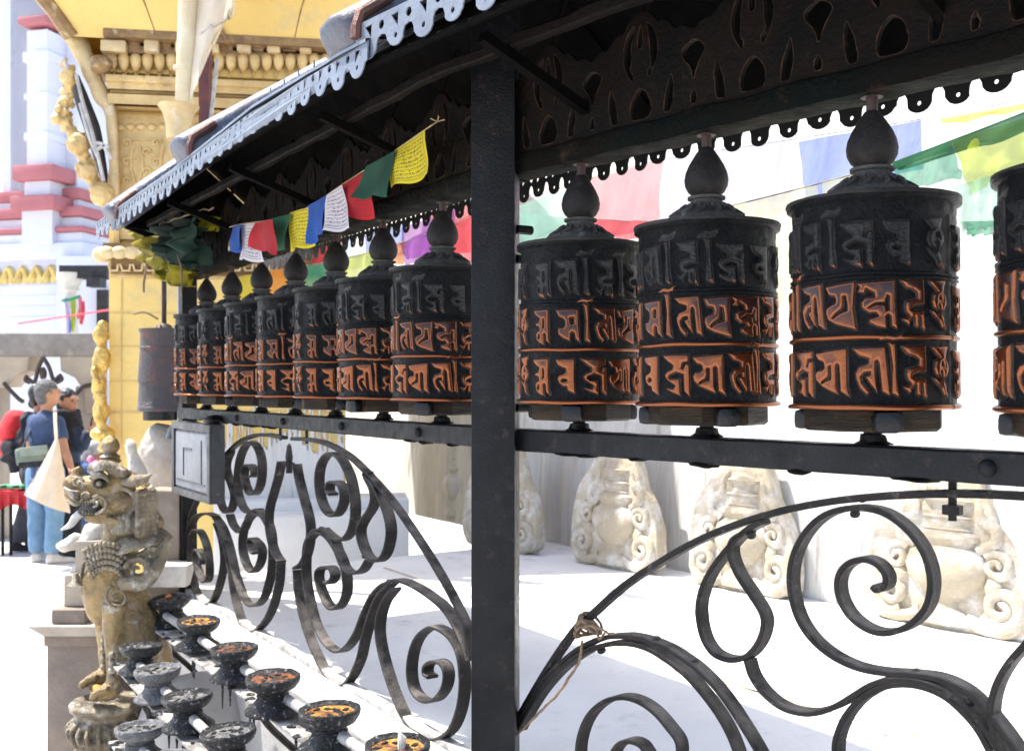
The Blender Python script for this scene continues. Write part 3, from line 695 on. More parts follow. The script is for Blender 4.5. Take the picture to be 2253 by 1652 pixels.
white = M('dripping_whitewash', (.72,.71,.685), (.58,.57,.545), 7, .85, 0, 1, 34, stretch=(1,1,.07), c3=(.28,.265,.235), s3=19, t3=(.56,.74))
WO = -2.38
plan = [(BR, t, WO) for t in np.linspace(5, .9, 170)]+[(BL, t, WO) for t in np.linspace(1.0, 7, 120)]
PP = [B.p(t, o, 0) for B, t, o in plan]
PP = [Vector((p.x, p.y)) for p in PP]
for _ in range(60): PP = [PP[0]]+[(PP[i-1]+PP[i]*2+PP[i+1])/4 for i in range(1, len(PP)-1)]+[PP[-1]]
nv = 60; vs = []; NP = len(PP)
for j in range(nv+1):
    hz = 5.5*(j/nv)**1.5
    for i, p in enumerate(PP):
        a = PP[max(i-1, 0)]; b_ = PP[min(i+1, NP-1)]; nn = Vector((-(b_-a).y, (b_-a).x)).normalized()
        if nn.dot(-p) < 0: nn = -nn                              # towards the camera
        s = i*.045
        d = .026*noise.noise((s*9, hz*.5, 3))+.014*noise.noise((s*26, hz*.9, 7))+.02*noise.noise((s*2, hz*1.2, 1))
        lean = .03*hz+.045*hz*hz
        q = p+nn*(d*(1 if hz > .02 else .3)-lean); vs.append((q.x, q.y, PL-.02+hz))
fs = [(j*NP+i, j*NP+i+1, (j+1)*NP+i+1, (j+1)*NP+i) for j in range(nv) for i in range(NP-1)]
st = tag(obj('stupa', G().add(vs, fs), white, None, 180), 'large whitewashed stupa drum streaked with drips behind the wheels', 'stupa')

# carved stone niches let into the foot of the drum
stone = M('tan_carved_stone', (.50,.43,.32), (.40,.335,.24), 7, .85, 0, .7, 45, c3=(.66,.63,.58), s3=7, t3=(.46,.62))
def make_niche():
    r = thing('stone_niche', 'x', 'niche', (0, 0, 0), 'carved stone niches along the foot of the stupa')
    o = [(-.33,0),(.33,0),(.35,.12),(.33,.26),(.27,.38),(.21,.47),(.17,.56),(.13,.66),(.12,.75),(-.11,.77),(-.16,.66),(-.2,.58),(-.29,.50),(-.33,.38),(-.35,.2)]
    mp = lambda x, y, n: Vector((x, -n, y))
    def pt(n, g, m=stone, par=None, s=50):
        q = obj(n, g, m, None, s); q.parent = par or r; return q
    g = G().plate([(x+.012*noise.noise((x*9, y*9, 2)), y+.01*noise.noise((x*9, y*9, 5))*(y > 0)) for x, y in chaikin(o, 2)], [], .08, mp, .008)
    bp = pt('backing_slab', g)
    R = Matrix.Scale(.5, 3, Vector((0, 1, 0)))
    g = G().lathe([(0,.02),(.12,.02),(.13,.05),(.10,.08),(.07,.10),(.06,.13),(.10,.16),(.165,.22),(.18,.28),(.16,.34),(.11,.37),(.12,.39),(.14,.40),(.14,.42),(.10,.44),(.09,.47),(.10,.49),(.07,.52),(.075,.56),(.09,.58),(.055,.61),(.045,.66),(.055,.68),(.03,.72),(0,.74)], (0, -.035, 0), 40, R)
    for z in (.385, .445, .50, .575): g.lathe([(.10,z-.006),(.112,z),(.10,z+.006)], (0,-.035,0), 32, R)
    pt('vase', g)
    for s in (-1, 1):
        def vol(cx, cy, r0, tn, a0, n=30): return [Vector((s*(cx+(r0*(1-.85*k/n))*cos(a0+tn*k/n)), -.045-.02*k/n, cy+(r0*(1-.85*k/n))*sin(a0+tn*k/n))) for k in range(n+1)]
        g = G().tube(vol(.235, .13, .085, 3.3*pi, -2.2), [.034, .026, .016], 8)
        g.tube(vol(.21, .30, .06, -2.9*pi, 2.4), [.026, .02, .012], 8)
        g.tube(spline([(s*.10,-.045,.06),(s*.17,-.05,.03),(s*.26,-.045,.035),(s*.31,-.04,.09),(s*.31,-.04,.17)], 5), [.03,.034,.02], 8)
        g.tube(spline([(s*.13,-.045,.36),(s*.20,-.045,.40),(s*.20,-.045,.46),(s*.14,-.045,.5),(s*.13,-.04,.56),(s*.09,-.04,.62)], 5), [.026,.026,.014], 8)
        g.ball((s*.2,-.045,.21), (.04,.03,.05), 10, 8)
        pt('scroll_volute', g.noise(.006, 22))
    return r
nch = make_niche(); TN = []
for u, v, lab in ((2053,1405,'largest carved stone niche, seen behind the big iron spiral at the right'),(1600,1318,'tan carved stone niche seen behind the iron teardrop loop'),(1320,1262,'small pale carved niche just right of the thick post under the rail'),(1140,1228,'sliver of carved stone niche at the right edge of the thick post'),):
    t, z = BR.un(u, v, WO+.05); TN.append((BR, t, lab))
for t, lab in ((4.6, 'drip-covered carved niche seen just left of the thick post'), (5.5, 'pale niche farther left behind the top spiral of the left railing')): TN.append((BL, t, lab))
for i, (B, t, lab) in enumerate(TN):
    r = nch if i == 0 else copy_tree(nch); q = B.p(t, WO-.075, 0)
    if i == 3: q = BR.p(TN[2][1]-.9, WO-.026, 0)
    if i > 3:
        for ch in r.children: ch.data = ch.data.copy(); ch.data.materials[0] = white
    r.location = (q.x, q.y, PL); r.rotation_euler = (-.07, 0, atan2(B.n.y, B.n.x)+pi/2); r['label'] = lab
    if i == 0: r.scale = (.98, .8, .9)
    elif i < 3: r.scale = (.86+.03*i, .8, .92)

# ------------------------------------------------------------------ prayer flags behind the wheels
def cloth(n, c, c2=None, a=.75, tr=.6): return M(n, c, c2 or tuple(x*.8 for x in c), 6, .8, 0, .25, 300, trans=tr, alpha=a)
CL = dict(red=cloth('thin_red_cloth', (.78,.06,.08), a=0.79), pink=cloth('thin_pink_cloth', (.82,.22,.25), a=0.73), white=cloth('thin_white_cloth', (.72,.71,.76), a=0.62), blue=cloth('thin_blue_cloth', (.10,.19,.62), a=0.75), yellow=cloth('thin_yellow_cloth', (.78,.66,.05), a=0.75),
  green=cloth('thin_green_cloth', (.03,.33,.17), a=0.75), lime=cloth('thin_lime_cloth', (.48,.58,.02), a=0.79), pale=cloth('thin_pale_yellow_cloth', (.75,.75,.36), a=0.53), mint=cloth('thin_mint_cloth', (.36,.66,.52), a=0.64), purple=cloth('thin_purple_cloth', (.33,.07,.42), a=0.79), orange=cloth('thin_orange_cloth', (.85,.30,.03), a=0.79), lav=cloth('thin_lavender_cloth', (.46,.43,.70), a=0.60), dgreen=cloth('mesh_dark_green_cloth', (.02,.15,.05), (.012,.10,.03), .9, .4))
cordm = M('thin_cord', (.3,.28,.25), None, 50, .8)
def ripple(u, v, s): return .5*sin(u*9+s)+.35*sin(u*17+v*3+s*2)+.3*noise.noise((u*3+s, v*2, s))
def flag_string(name, label, B, off, items, cord, group='prayer flag strings between the wheels and the stupa', doff=0):
    P0 = [B.p(*(lambda q: (q[0], off, q[1]))(B.un(u, v, off))) for u, v in cord]
    r = thing(name, label, 'prayer flags', P0[len(P0)//2], group)
    obj('cord', G().tube(spline([tuple(p) for p in P0], 6), .0022, 5), cordm, r)
    for i, (mat, q4, *opt) in enumerate(items):
        q = [B.un(u, v, off+doff*i) for u, v in q4]; s = i*1.7; o = off+doff*i; amp = opt[0] if opt else .02
        def fn(u, v):
            a = [(1-u)*q[0][k]+u*q[1][k] for k in (0, 1)]; b_ = [(1-u)*q[3][k]+u*q[2][k] for k in (0, 1)]
            x = [(1-v)*a[k]+v*b_[k] for k in (0, 1)]
            e = .012*noise.noise((u*4+s, v*4, 1))
            return B.p(x[0]+e*v, o+amp*ripple(u, v, s)*(.25+v), x[1]+e*v)
        obj('flag', G().grid(24, 16, fn), CL[mat], r, 180)
    return r
flag_string('prayer_flag_string', 'pastel mint, pink, lavender, blue and yellow flags strung high along the stupa wall', BR, -2.05, [
  ('mint', [(1100,470),(1282,400),(1262,545),(1100,560)]), ('pink', [(1280,398),(1460,352),(1442,505),(1270,535)]), ('lav', [(1462,352),(1755,305),(1760,470),(1448,500)]),
  ('blue', [(1755,312),(2028,265),(2032,372),(1768,440)]), ('white', [(2030,262),(2330,205),(2330,420),(2100,430)]), ('yellow', [(2068,262),(2290,222),(2290,236),(2075,275)], .004)],
  [(1050,480),(1282,398),(1460,352),(1755,305),(2030,262),(2400,190)], doff=.012)
flag_string('prayer_flag_string', 'sagging teal, lime and pale yellow flags beside the largest wheel', BR, -.62, [
  ('pale', [(1600,455),(1800,405),(1790,640),(1640,715)]), ('pale', [(1810,402),(1960,362),(1975,500),(1820,560)]), ('green', [(1962,360),(2092,312),(2120,392),(1975,420)], .008), ('lime', [(2092,312),(2320,240),(2330,330),(2128,432)], .03), ('dgreen', [(1962,358),(2320,222),(2320,272),(1972,378)], .006), ('mint', [(2100,410),(2200,380),(2200,500),(2120,520)]), ('green', [(2112,488),(2215,485),(2215,512),(2128,520)], .01)],
  [(1450,490),(1600,455),(1810,402),(1962,359),(2092,312),(2320,224),(2480,170)], doff=.01)
flag_string('prayer_flag_string', 'low string of red and green flags just right of the thick post', BR, -1.85, [
  ('red', [(1300,483),(1425,486),(1418,528),(1300,524)], .012), ('mint', [(1100,462),(1250,480),(1260,560),(1100,575)]), ('green', [(1100,552),(1265,548),(1280,562),(1100,566)], .006)],
  [(1050,545),(1180,520),(1300,484),(1425,486),(1640,455)], doff=.015)
flag_string('prayer_flag_string', 'bright blue, orange, green, lime and purple flags seen between the left bay bulbs', BL, -.75, [
  ('blue', [(462,612),(505,608),(512,690),(488,700)]), ('yellow', [(500,610),(568,602),(572,690),(512,690)]), ('orange', [(565,600),(662,585),(660,662),(575,668)]), ('green', [(664,585),(742,572),(745,660),(668,660)]), ('lime', [(738,572),(838,548),(842,625),(745,640)]), ('orange', [(838,545),(890,530),(880,580),(842,592)]), ('purple', [(880,535),(980,490),(985,560),(890,572)]), ('red', [(935,515),(1060,462),(1060,552),(975,560)])],
  [(440,620),(570,602),(742,572),(890,532),(1060,470),(1150,440)])
flag_string('prayer_flag_string', 'pink, purple, red and white flags just behind the pierced back fringe', BL, -1.15, [
  ('blue', [(560,570),(640,556),(640,600),(560,610)]), ('red', [(640,556),(742,538),(742,580),(640,596)]), ('white', [(742,538),(800,520),(800,590),(742,600)]), ('blue', [(800,520),(890,490),(890,560),(800,590)]), ('purple', [(885,500),(1000,462),(1000,560),(890,585)]), ('pink', [(945,470),(1120,420),(1120,575),(975,590)])],
  [(520,580),(640,556),(800,520),(1000,450),(1120,415)])
# ------------------------------------------------------------------ flags under the eave, in front of the left bay
def printed(n, c, ink=(.03,.03,.05), amount=.8, frame=True):
    m = M(n, c, tuple(x*.85 for x in c), 5, .85, 0, .2, 250, trans=.35); nt = m.node_tree; N = nt.nodes; L = nt.links; b = N['Principled BSDF']
    uv = N.new('ShaderNodeUVMap'); s = N.new('ShaderNodeSeparateXYZ'); L.new(uv.outputs[0], s.inputs[0])
    def mt(op, a, c_=0., d=0.):
        q = N.new('ShaderNodeMath'); q.operation = op
        for k, v in enumerate((a, c_, d)):
            if isinstance(v, (int, float)): q.inputs[k].default_value = v
            else: L.new(v, q.inputs[k])
        return q.outputs[0]
    U, V = s.outputs[0], s.outputs[1]
    row = mt('MULTIPLY', V, 11.); fr = mt('FRACT', row); fl = mt('FLOOR', row)
    cv = N.new('ShaderNodeCombineXYZ'); L.new(mt('MULTIPLY', U, 34.), cv.inputs[0]); L.new(mt('MULTIPLY_ADD', fl, 7.3, mt('MULTIPLY', fr, 1.6)), cv.inputs[1])
    nz = N.new('ShaderNodeTexNoise'); nz.inputs['Scale'].default_value = 1.; nz.inputs['Detail'].default_value = 1.5; L.new(cv.outputs[0], nz.inputs['Vector'])
    strokes = mt('MULTIPLY', mt('LESS_THAN', mt('ABSOLUTE', mt('SUBTRACT', nz.outputs['Fac'], .5)), .05), mt('LESS_THAN', mt('ABSOLUTE', mt('SUBTRACT', fr, .5)), .3))
    top = mt('MULTIPLY', mt('LESS_THAN', mt('ABSOLUTE', mt('SUBTRACT', fr, .74)), .045), mt('GREATER_THAN', nz.outputs['Fac'], .42))
    ins = mt('MULTIPLY', mt('LESS_THAN', mt('ABSOLUTE', mt('SUBTRACT', U, .5)), .38), mt('LESS_THAN', mt('ABSOLUTE', mt('SUBTRACT', V, .52)), .40))
    bx = mt('MAXIMUM', mt('MULTIPLY', mt('ABSOLUTE', mt('SUBTRACT', U, .5)), 1.), mt('MULTIPLY', mt('ABSOLUTE', mt('SUBTRACT', V, .52)), .95))
    line = mt('LESS_THAN', mt('ABSOLUTE', mt('SUBTRACT', bx, .415)), .007)
    ink_ = mt('MULTIPLY', mt('MAXIMUM', mt('MULTIPLY', mt('MAXIMUM', strokes, top), ins), line), amount)
    old = b.inputs['Base Color'].links[0].from_socket
    q = N.new('ShaderNodeMix'); q.data_type = 'RGBA'; L.new(ink_, q.inputs[0]); L.new(old, q.inputs[6]); q.inputs[7].default_value = (*ink, 1)
    for l in list(nt.links):
        if l.from_socket == old and l.to_node != q: l_to = l.to_socket; L.new(q.outputs[2], l_to)
    return m
FP = dict(yellow=printed('printed_yellow_cotton', (.80,.66,.02)), white=printed('printed_white_cotton', (.74,.70,.76)), red=printed('printed_red_cotton', (.52,.012,.02), amount=.65), blue=printed('printed_blue_cotton', (.025,.10,.42), amount=.5), green=printed('printed_green_cotton', (.02,.16,.085), amount=.6), dark=printed('printed_dark_green_cotton', (.012,.075,.045), amount=.3))
fr = thing('prayer_flag_string', 'string of small printed prayer flags slung under the silver eaves at left', 'prayer flags', BL.p(1.2, .12, .45))
fl = [('yellow', [(866,335),(936,286),(943,384),(856,414)], 0), ('dark', [(806,366),(868,332),(858,432),(779,437)], .012), ('red', [(748,408),(812,374),(811,482),(733,476)], .004), ('white', [(719,430),(752,407),(780,505),(706,511)], .02), ('blue', [(678,452),(722,428),(706,512),(683,541)], .010), ('yellow', [(638,468),(679,456),(691,542),(628,551)], 0), ('green', [(595,482),(640,470),(630,551),(579,549)], .010), ('red', [(562,490),(600,483),(610,560),(546,545)], .052), ('white', [(530,494),(566,491),(577,577),(524,569)], 0), ('blue', [(512,498),(532,494),(524,552),(507,556)], .012)]
P0 = [BL.p(*(lambda q: (q[0], .12, q[1]))(BL.un(u, v, .12))) for u, v in ((505,500),(532,493),(600,483),(679,456),(752,407),(868,332),(938,284),(962,268))]
obj('cord', G().tube(spline([tuple(p) for p in P0], 6)+[P0[-1]+Vector((.004,0,.012))], .002, 5), M('hemp_cord', (.4,.3,.16), None, 50, .9), fr)
g = G()
for a in (.3, 1.4, 2.6, 4): g.tube([P0[-1], P0[-1]+Vector((cos(a)*.02, -.004, sin(a)*.014))], .0016, 4)
obj('knot', g, MATS['hemp_cord'], fr)
for i, (c, q4, do) in enumerate(fl):
    o = .12+do; q = [BL.un(u, v, o) for u, v in q4]; s = i*2.1
    def fn(u, v):
        a = [(1-u)*q[0][k]+u*q[1][k] for k in (0, 1)]; b_ = [(1-u)*q[3][k]+u*q[2][k] for k in (0, 1)]
        x = [(1-v)*a[k]+v*b_[k] for k in (0, 1)]
        return BL.p(x[0], o+(.010*sin(u*7+s)+.008*sin(v*4+s*1.3+u*2))*(.1+v), x[1]+.004*sin(u*9+s)*v)
    g = G().grid(20, 20, fn); g.uv = [(1-u, 1-v) if False else (u, 1-v) for u, v in g.uv]
    obj('flag', g, FP[c], fr, 180, label=('dark green' if c == 'dark' else c)+' printed flag')

# crumpled flags tied in a bundle at the far corner
bt = thing('bundled_flags', 'crumpled dark green and yellow prayer flags tied in a bundle under the far roof corner', 'prayer flags', BL.p(3.0, .25, .4))
def crumple(c4_, off, mat, s, amp=.06):
    q = [BL.un(u, v, off) for u, v in c4_]
    def fn(u, v):
        a = [(1-u)*q[0][k]+u*q[1][k] for k in (0, 1)]; b_ = [(1-u)*q[3][k]+u*q[2][k] for k in (0, 1)]
        x = [(1-v)*a[k]+v*b_[k] for k in (0, 1)]
        nn = noise.noise((u*3+s, v*2, s)); n2 = noise.noise((u*7+s, v*6, s+4))
        return BL.p(x[0]+amp*.8*n2, off+amp*2*abs(nn)+amp*.7*n2+.04*sin(u*13+v*3+s), x[1]+amp*.5*noise.noise((u*5, v*4+s, 9)))
    obj('flag', G().grid(30, 30, fn), mat, bt, 180)
dg_ = cloth('dark_green_bundle', (.005,.03,.018), (.003,.014,.01), 1, .2); yb = cloth('dull_yellow_bundle', (.34,.28,.012), (.10,.085,.008), 1, .3)
crumple([(352,492),(452,478),(455,585),(372,590)], .12, dg_, 1); crumple([(372,505),(440,500),(432,600),(380,575)], .16, dg_, 5)
crumple([(320,505),(368,500),(388,600),(322,570)], .15, yb, 2); crumple([(335,560),(395,570),(420,632),(372,618)], .14, yb, 3, .04); crumple([(372,590),(430,560),(418,632),(392,630)], .12, yb, 7, .04)
crumple([(325,488),(420,468),(405,520),(330,520)], .14, dg_, 8)
crumple([(455,482),(500,478),(490,510),(462,508)], .02, cloth('bright_yellow_scrap', (.8,.75,.03), None, .9, .5), 4, .02)
g = G()
for pts in ([(318,520),(314,560),(320,600),(316,640)],[(322,500),(360,490),(420,470),(470,455)],[(392,560),(400,610),(398,650)]):
    g.tube(spline([BL.p(*(lambda q: (q[0], .2, q[1]))(BL.un(u, v, .2))) for u, v in pts], 5), .004, 6)
obj('tie_rope', g.noise(.01, 30), tw, bt, 180)

# ------------------------------------------------------------------ metal box on the far post
dm = M('dark_grey_steel', (.03,.032,.037), (.05,.053,.06), 9, .45, .2, .2, 60, c3=(.2,.2,.2), s3=30, t3=(.62,.78))
t0, z0 = BL.un(465, 1110, .1); t1, z1 = BL.un(381, 932, .1); zt = BL.un(465, 935, .1)[1]
BD = .05
bx = thing('metal_box', 'dark steel cabinet with a framed door fixed to the far end post', 'box', BL.p((t0+t1)/2, 0, z0))
tm, zm = (t0+t1)/2, (z0+zt)/2; wd, ht = t1-t0, zt-z0
obj('case', G().box(BL.p(tm, .07, zm), (wd, .055, ht), BL.R(), .004), dm, bx)
g = G()
for a, b_, c, d in ((0, ht/2-.016, wd, .03), (0, -ht/2+.016, wd, .03), (wd/2-.02, 0, .038, ht-.065), (-wd/2+.02, 0, .038, ht-.065)): g.box(BL.p(tm+a, .102, zm+b_), (c, .012, d), BL.R(), .002)
obj('door_frame', g, dm, bx)
dr = obj('door', G().box(BL.p(tm, .098, zm), (wd-.1, .008, ht-.08), BL.R(), .002), M('lighter_steel_door', (.14,.155,.175), (.2,.21,.23), 6, .5, .2, .15, 60), bx)
g = G()
for a, b_, c, d in ((.05, .05, .14, .006), (.11, -.01, .006, .12), (-.16, 0, .006, ht-.14), (.0, -ht/2+.07, wd-.16, .005)): g.box(BL.p(tm+a, .1035, zm+b_), (c, .004, d), BL.R())
obj('door_seam', g, dm, dr)
obj('cap', G().lathe([(0,0),(.05,0),(.055,.02),(.03,.035),(0,.04)], BL.p(t0+.1, .05, zt), 16), handm, bx)
obj('hood', G().lathe([(.10,-.02),(.085,.03),(.05,.055),(0,.06)], BL.p(t1+.05, .02, zt-.06), 20), handm, bx)

# big embossed drum beyond the corner
qb = W(361, 850, 5.25); redd = M('reddish_embossed_drum', (.045,.05,.06), (.07,.05,.05), 4, .5, .2, .5, 60, c3=(.14,.055,.045), s3=16, t3=(.52,.66))
bd = thing('prayer_drum', 'tall plain dark drum with reddish embossed bands, hanging past the far end of the row', 'prayer wheel', (qb.x, qb.y, qb.z))
def bwob(a, z): return 1+.006*noise.noise((cos(a)*6, sin(a)*6, z*40))*2
g = G().lathe([(0,.285),(.118,.285),(.122,.29),(.122,.278),(.116,.27),(.116,.20),(.119,.197),(.119,.190),(.116,.187),(.122,.1),(.126,.03),(.126,.022),(.122,.018),(.124,-.05),(.126,-.1),(.130,-.105),(.130,-.118),(.124,-.125),(0,-.125)], qb, 90, wob=bwob)
obj('drum', g, redd, bd)
obj('base', G().lathe([(0,-.125),(.105,-.125),(.105,-.17),(0,-.17)], qb, 10), handm, bd)
obj('spindle', G().lathe([(0,.285),(.05,.285),(.035,.31),(.012,.32),(.012,.6),(0,.6)], qb, 16), stemm, bd)
g = G()
for k in range(1): g.tube(spline([qb+Vector((-.02,-.03,.34+.05*k)), qb+Vector((-.07,-.08,.37+.05*k)), qb+Vector((-.12,-.1,.36+.05*k))], 4), .006, 6)
obj('wire', g, MATS['hemp_cord'], bd)
g = G().box(W(403, 680, 5.2), (.045, .045, 1.6)); 
tag(obj('white_pole', g, M('white_painted_pole', (.7,.7,.72), None, 20, .5)), 'thin white pole standing behind the far post', 'pole')

# ------------------------------------------------------------------ butter lamps on their rack
soot = M('glint_flecked_sooty_brass', (.006,.0065,.008), (.016,.017,.02), 26, .36, .1, .9, 110, c3=(.42,.42,.43), s3=75, t3=(.575,.66), spec=.5)  # dark soot; the whitish specks are glints put into the colour
ashm = M('grey_ash_metal', (.22,.22,.23), (.08,.08,.085), 24, .7, .2, 1, 90, c3=(.5,.5,.5), s3=50)
waxm = M('amber_butter', (.30,.085,.012), (.06,.018,.008), 22, .3, 0, .5, 60, c3=(.02,.015,.012), s3=30, t3=(.46,.56))
waxy = M('pale_gold_butter', (.55,.29,.05), (.22,.07,.012), 18, .3, 0, .5, 60, c3=(.04,.02,.012), s3=26, t3=(.5,.6))
ash = M('pale_ash', (.30,.29,.28), (.10,.10,.10), 30, .9, 0, 1, 90, c3=(.04,.04,.04), s3=60, t3=(.5,.6))
barw = M('ash_dusted_bar', (.50,.48,.45), (.14,.13,.12), 16, .8, .1, .7, 70, c3=(.05,.05,.05), s3=30, t3=(.56,.7))
rodm = M('pale_rod', (.52,.50,.48), (.33,.31,.29), 18, .5, .2, .4, 60, c3=(.12,.11,.1), s3=30)
def make_lamp():
    r = thing('butter_lamp', 'x', 'butter lamp', (0, 0, 0), 'sooty butter lamps on the rack')
    def pt(n, g, m, par=None, s=50):
        o = obj(n, g, m, None, s); o.parent = par or r; return o
    wob = lambda a, z: 1+.03*noise.noise((cos(a)*2, sin(a)*2, z*9))+.012*noise.noise((cos(a)*9, sin(a)*9, z*30))
    g = G().lathe([(0,-.045),(.036,-.045),(.052,-.040),(.069,-.030),(.079,-.017),(.0825,-.005),(.081,.003),(.076,.0045),(.070,.001),(.066,-.007),(.058,-.014),(.03,-.018),(0,-.019)], (0,0,0), 56, wob=wob).noise(.0016, 90)
    d = pt('dish', g, soot)
    g = G().lathe([(0,-.043),(.046,-.043),(.043,-.050),(.048,-.054),(.046,-.060),(.052,-.070),(.064,-.084),(.078,-.093),(.084,-.099),(.083,-.105),(0,-.106)], (0,0,0), 56, wob=lambda a, z: wob(a, z)*(1+.03*abs(sin(a*10))*(z < -.07))).noise(.002, 70)
    pt('foot', g, soot)
    g = G().lathe([(0,-.007),(.03,-.0072),(.066,-.0078)], (0,0,0), 40, wob=wob).noise(.002, 50); pt('butter', g, waxm, d)
    g = G()
    for k in range(9):
        a = k*2.4; rr = .02+.04*((k*37) % 10)/10
        g.ball((rr*cos(a), rr*sin(a), -.008), (.014, .009, .006), 8, 6, Matrix.Rotation(a*1.7, 3, 'Z'))
    pt('soot_crust', g.noise(.006, 60), soot, d)
    return r
lp = make_lamp(); first = True; lamps_ = {}
rackrows = [('A', .33, [(375,1315),(437,1365),(515,1425),(600,1488),(725,1560),(875,1637),(1090,1765)], -.82), ('B', .5, [(310,1420),(346,1472),(412,1530),(502,1607),(640,1735)], -.925), ('C', .645, [(308,1598),(365,1668)], -1.03)]
desc = {('A',0):'sooty butter lamp with an orange petal in it, farthest lamp on the upper row', ('A',1):'butter lamp full of pale gold butter, second from the far end of the upper row', ('A',2):'butter lamp with thin reddish butter below the left scrollwork', ('A',3):'butter lamp with burnt crust in dark red butter, middle of the upper row', ('A',4):'large butter lamp with a pool of golden butter left of the thick post', ('A',5):'nearest butter lamp, cut by the bottom edge, with a white wick standing in golden butter',
 ('B',0):'empty grey butter lamp beside the lion statue leg, far end of the middle row', ('B',1):'small ash-white butter lamp, second in the middle row', ('B',2):'butter lamp crusted with grey flakes, third in the middle row', ('B',3):'butter lamp filled with burnt sticks and ash at the bottom edge', ('C',0):'butter lamp heaped with pale ash beside the lion plinth, on the lowest row', ('C',1):'lowest row butter lamp at the bottom edge'}
rk = thing('lamp_rack', 'stepped ash-dusted iron rack carrying the butter lamps below the left railing', 'rack', BL.p(1.6, .5, -1.6))
for row, off, pts, zt_ in rackrows:
    n = len(pts); tsr = []
    for k, (u, v) in enumerate(pts):
        # lamp axis: where the sight line meets the level of this row
        kz = (zt_)*-F/(v-HV) if False else -zt_*F/(v-HV); X = (u-CU)/F*kz
        q = Vector((X, kz, 0)); tt = (q-POST).dot(BL.d); oo = (q-POST).dot(BL.n); tsr.append(tt)
        if v > 1700: continue
        r = lp if first else copy_tree(lp); first = False
        r.location = (X, kz, zt_+H); r.rotation_euler = (random.uniform(-.05,.05), random.uniform(-.05,.05), random.uniform(0, 6)); r['label'] = desc[(row, k)]
        sc = random.uniform(.9, .97) if row == 'A' else .9
        r.scale = (sc, sc, sc)
        for d in r.children:
            for b in d.children:
                if b.name.startswith('butter') and not (row == 'A' and k in (0, 3)):
                    b.data = b.data.copy(); b.data.materials[0] = waxy if (row, k) in (('A',1),('A',4),('A',5)) else (waxm if row == 'A' else ash)
            if (row, k) == ('B', 1) or row == 'C': 
                d.data = d.data.copy(); d.data.materials[0] = ashm
        lamps_[(row, k)] = r
    if False:
        if 0:
            o = obj('wick', G().tube([(.01,-.01,-.012),(.012,-.01,.02),(.006,-.012,.035)], [.009,.011,.003], 8), M('white_wick', (.8,.78,.74), None, 30, .8)); o.parent = r
        if 0:
            o = obj('petal', G().ball((.0,.01,.006), (.022,.012,.008), 8, 6).noise(.008, 60), M('marigold', (.85,.25,.01), None, 30, .7)); o.parent = r
    mo = off
    # bar through the row, and the pale rod between dishes
    ta, tb = min(tsr)-.2, max(tsr)+.25
    fo = np.polyfit(tsr, [((Vector(((u-CU)/F*(-zt_*F/(v-HV)), -zt_*F/(v-HV), 0))-POST).dot(BL.n)) for u, v in pts], 1)
    P = lambda t, z, do=0: BL.p(t, float(np.polyval(fo, t))+do, z)
    g = G(); a, b_ = P(ta, zt_-.113), P(tb, zt_-.113); dd = (b_-a); L_ = dd.length; dd.normalize(); Rb = Matrix((dd, Vector((dd.y, -dd.x, 0)), (0,0,1))).transposed()
    g.box((a+b_)/2, (L_, .085, .008), Rb, .002); g.box((a+b_)/2+Vector((0,0,-.02))+Rb @ Vector((0,.04,0)), (L_, .006, .032), Rb)
    br = obj('shelf_bar', g, barw, rk)
    for i in range(len(tsr)-1):
        g = G(); x0, x1 = sorted((tsr[i], tsr[i+1]))
        g.tube([P(x0+.035, zt_-.060), P((x0+x1)/2, zt_-.0585), P(x1-.035, zt_-.060)], .0145, 12); obj('rod', g, rodm, br)
    g = G()
    for k in range(60):
        t = random.uniform(ta, tb); g.ball(P(t, zt_-.108, random.uniform(-.045, .045)), (random.uniform(.006, .02), .008, .006), 7, 5)
    obj('ash_crust', g.noise(.004, 60), soot, br)['kind'] = 'stuff'
    g = G()
    for k in range(22):                                              # wax drips under the bar
        t = random.uniform(ta, tb); q = P(t, zt_-.118, .04); g.tube([q, q+Vector((0,0,-random.uniform(.02,.09)))], [.005,.002], 5)
    obj('drip', g, soot, br)['kind'] = 'stuff'
    for t in (ta+.15, (ta+tb)/2+.1, tb-.12):
        g = G(); g.tube(spline([P(t, zt_-.12), P(t, zt_-.2, -.03), BL.p(t, max(.1, off-.22), -1.25 if row == 'A' else -1.5), BL.p(t, max(.085, off-.26), -1.6)], 6), .011, 8)
        obj('leg', g, iron_dusty, rk)
r = lamps_[('A', 5)]; s_ = r.scale[0]
o = obj('wick', G().tube([(.01,-.01,-.012),(.012,-.01,.02),(.006,-.012,.035)], [.009,.011,.003], 8), M('white_wick', (.8,.78,.74), None, 30, .8)); o.parent = r
o = obj('petal', G().ball((.0,.01,.004), (.022,.012,.006), 8, 6).noise(.008, 60), M('marigold', (.85,.25,.01), None, 30, .7)); o.parent = lamps_[('A', 0)]
g = G(); q = BL.p(2.75, .42, -.95); g.tube([Vector(q)+Vector((.045*cos(a*.5)*(1-a/14), 0, .045*sin(a*.5)*(1-a/14))) for a in range(12)], .008, 8)
obj('end_scroll', g, rodm, rk)
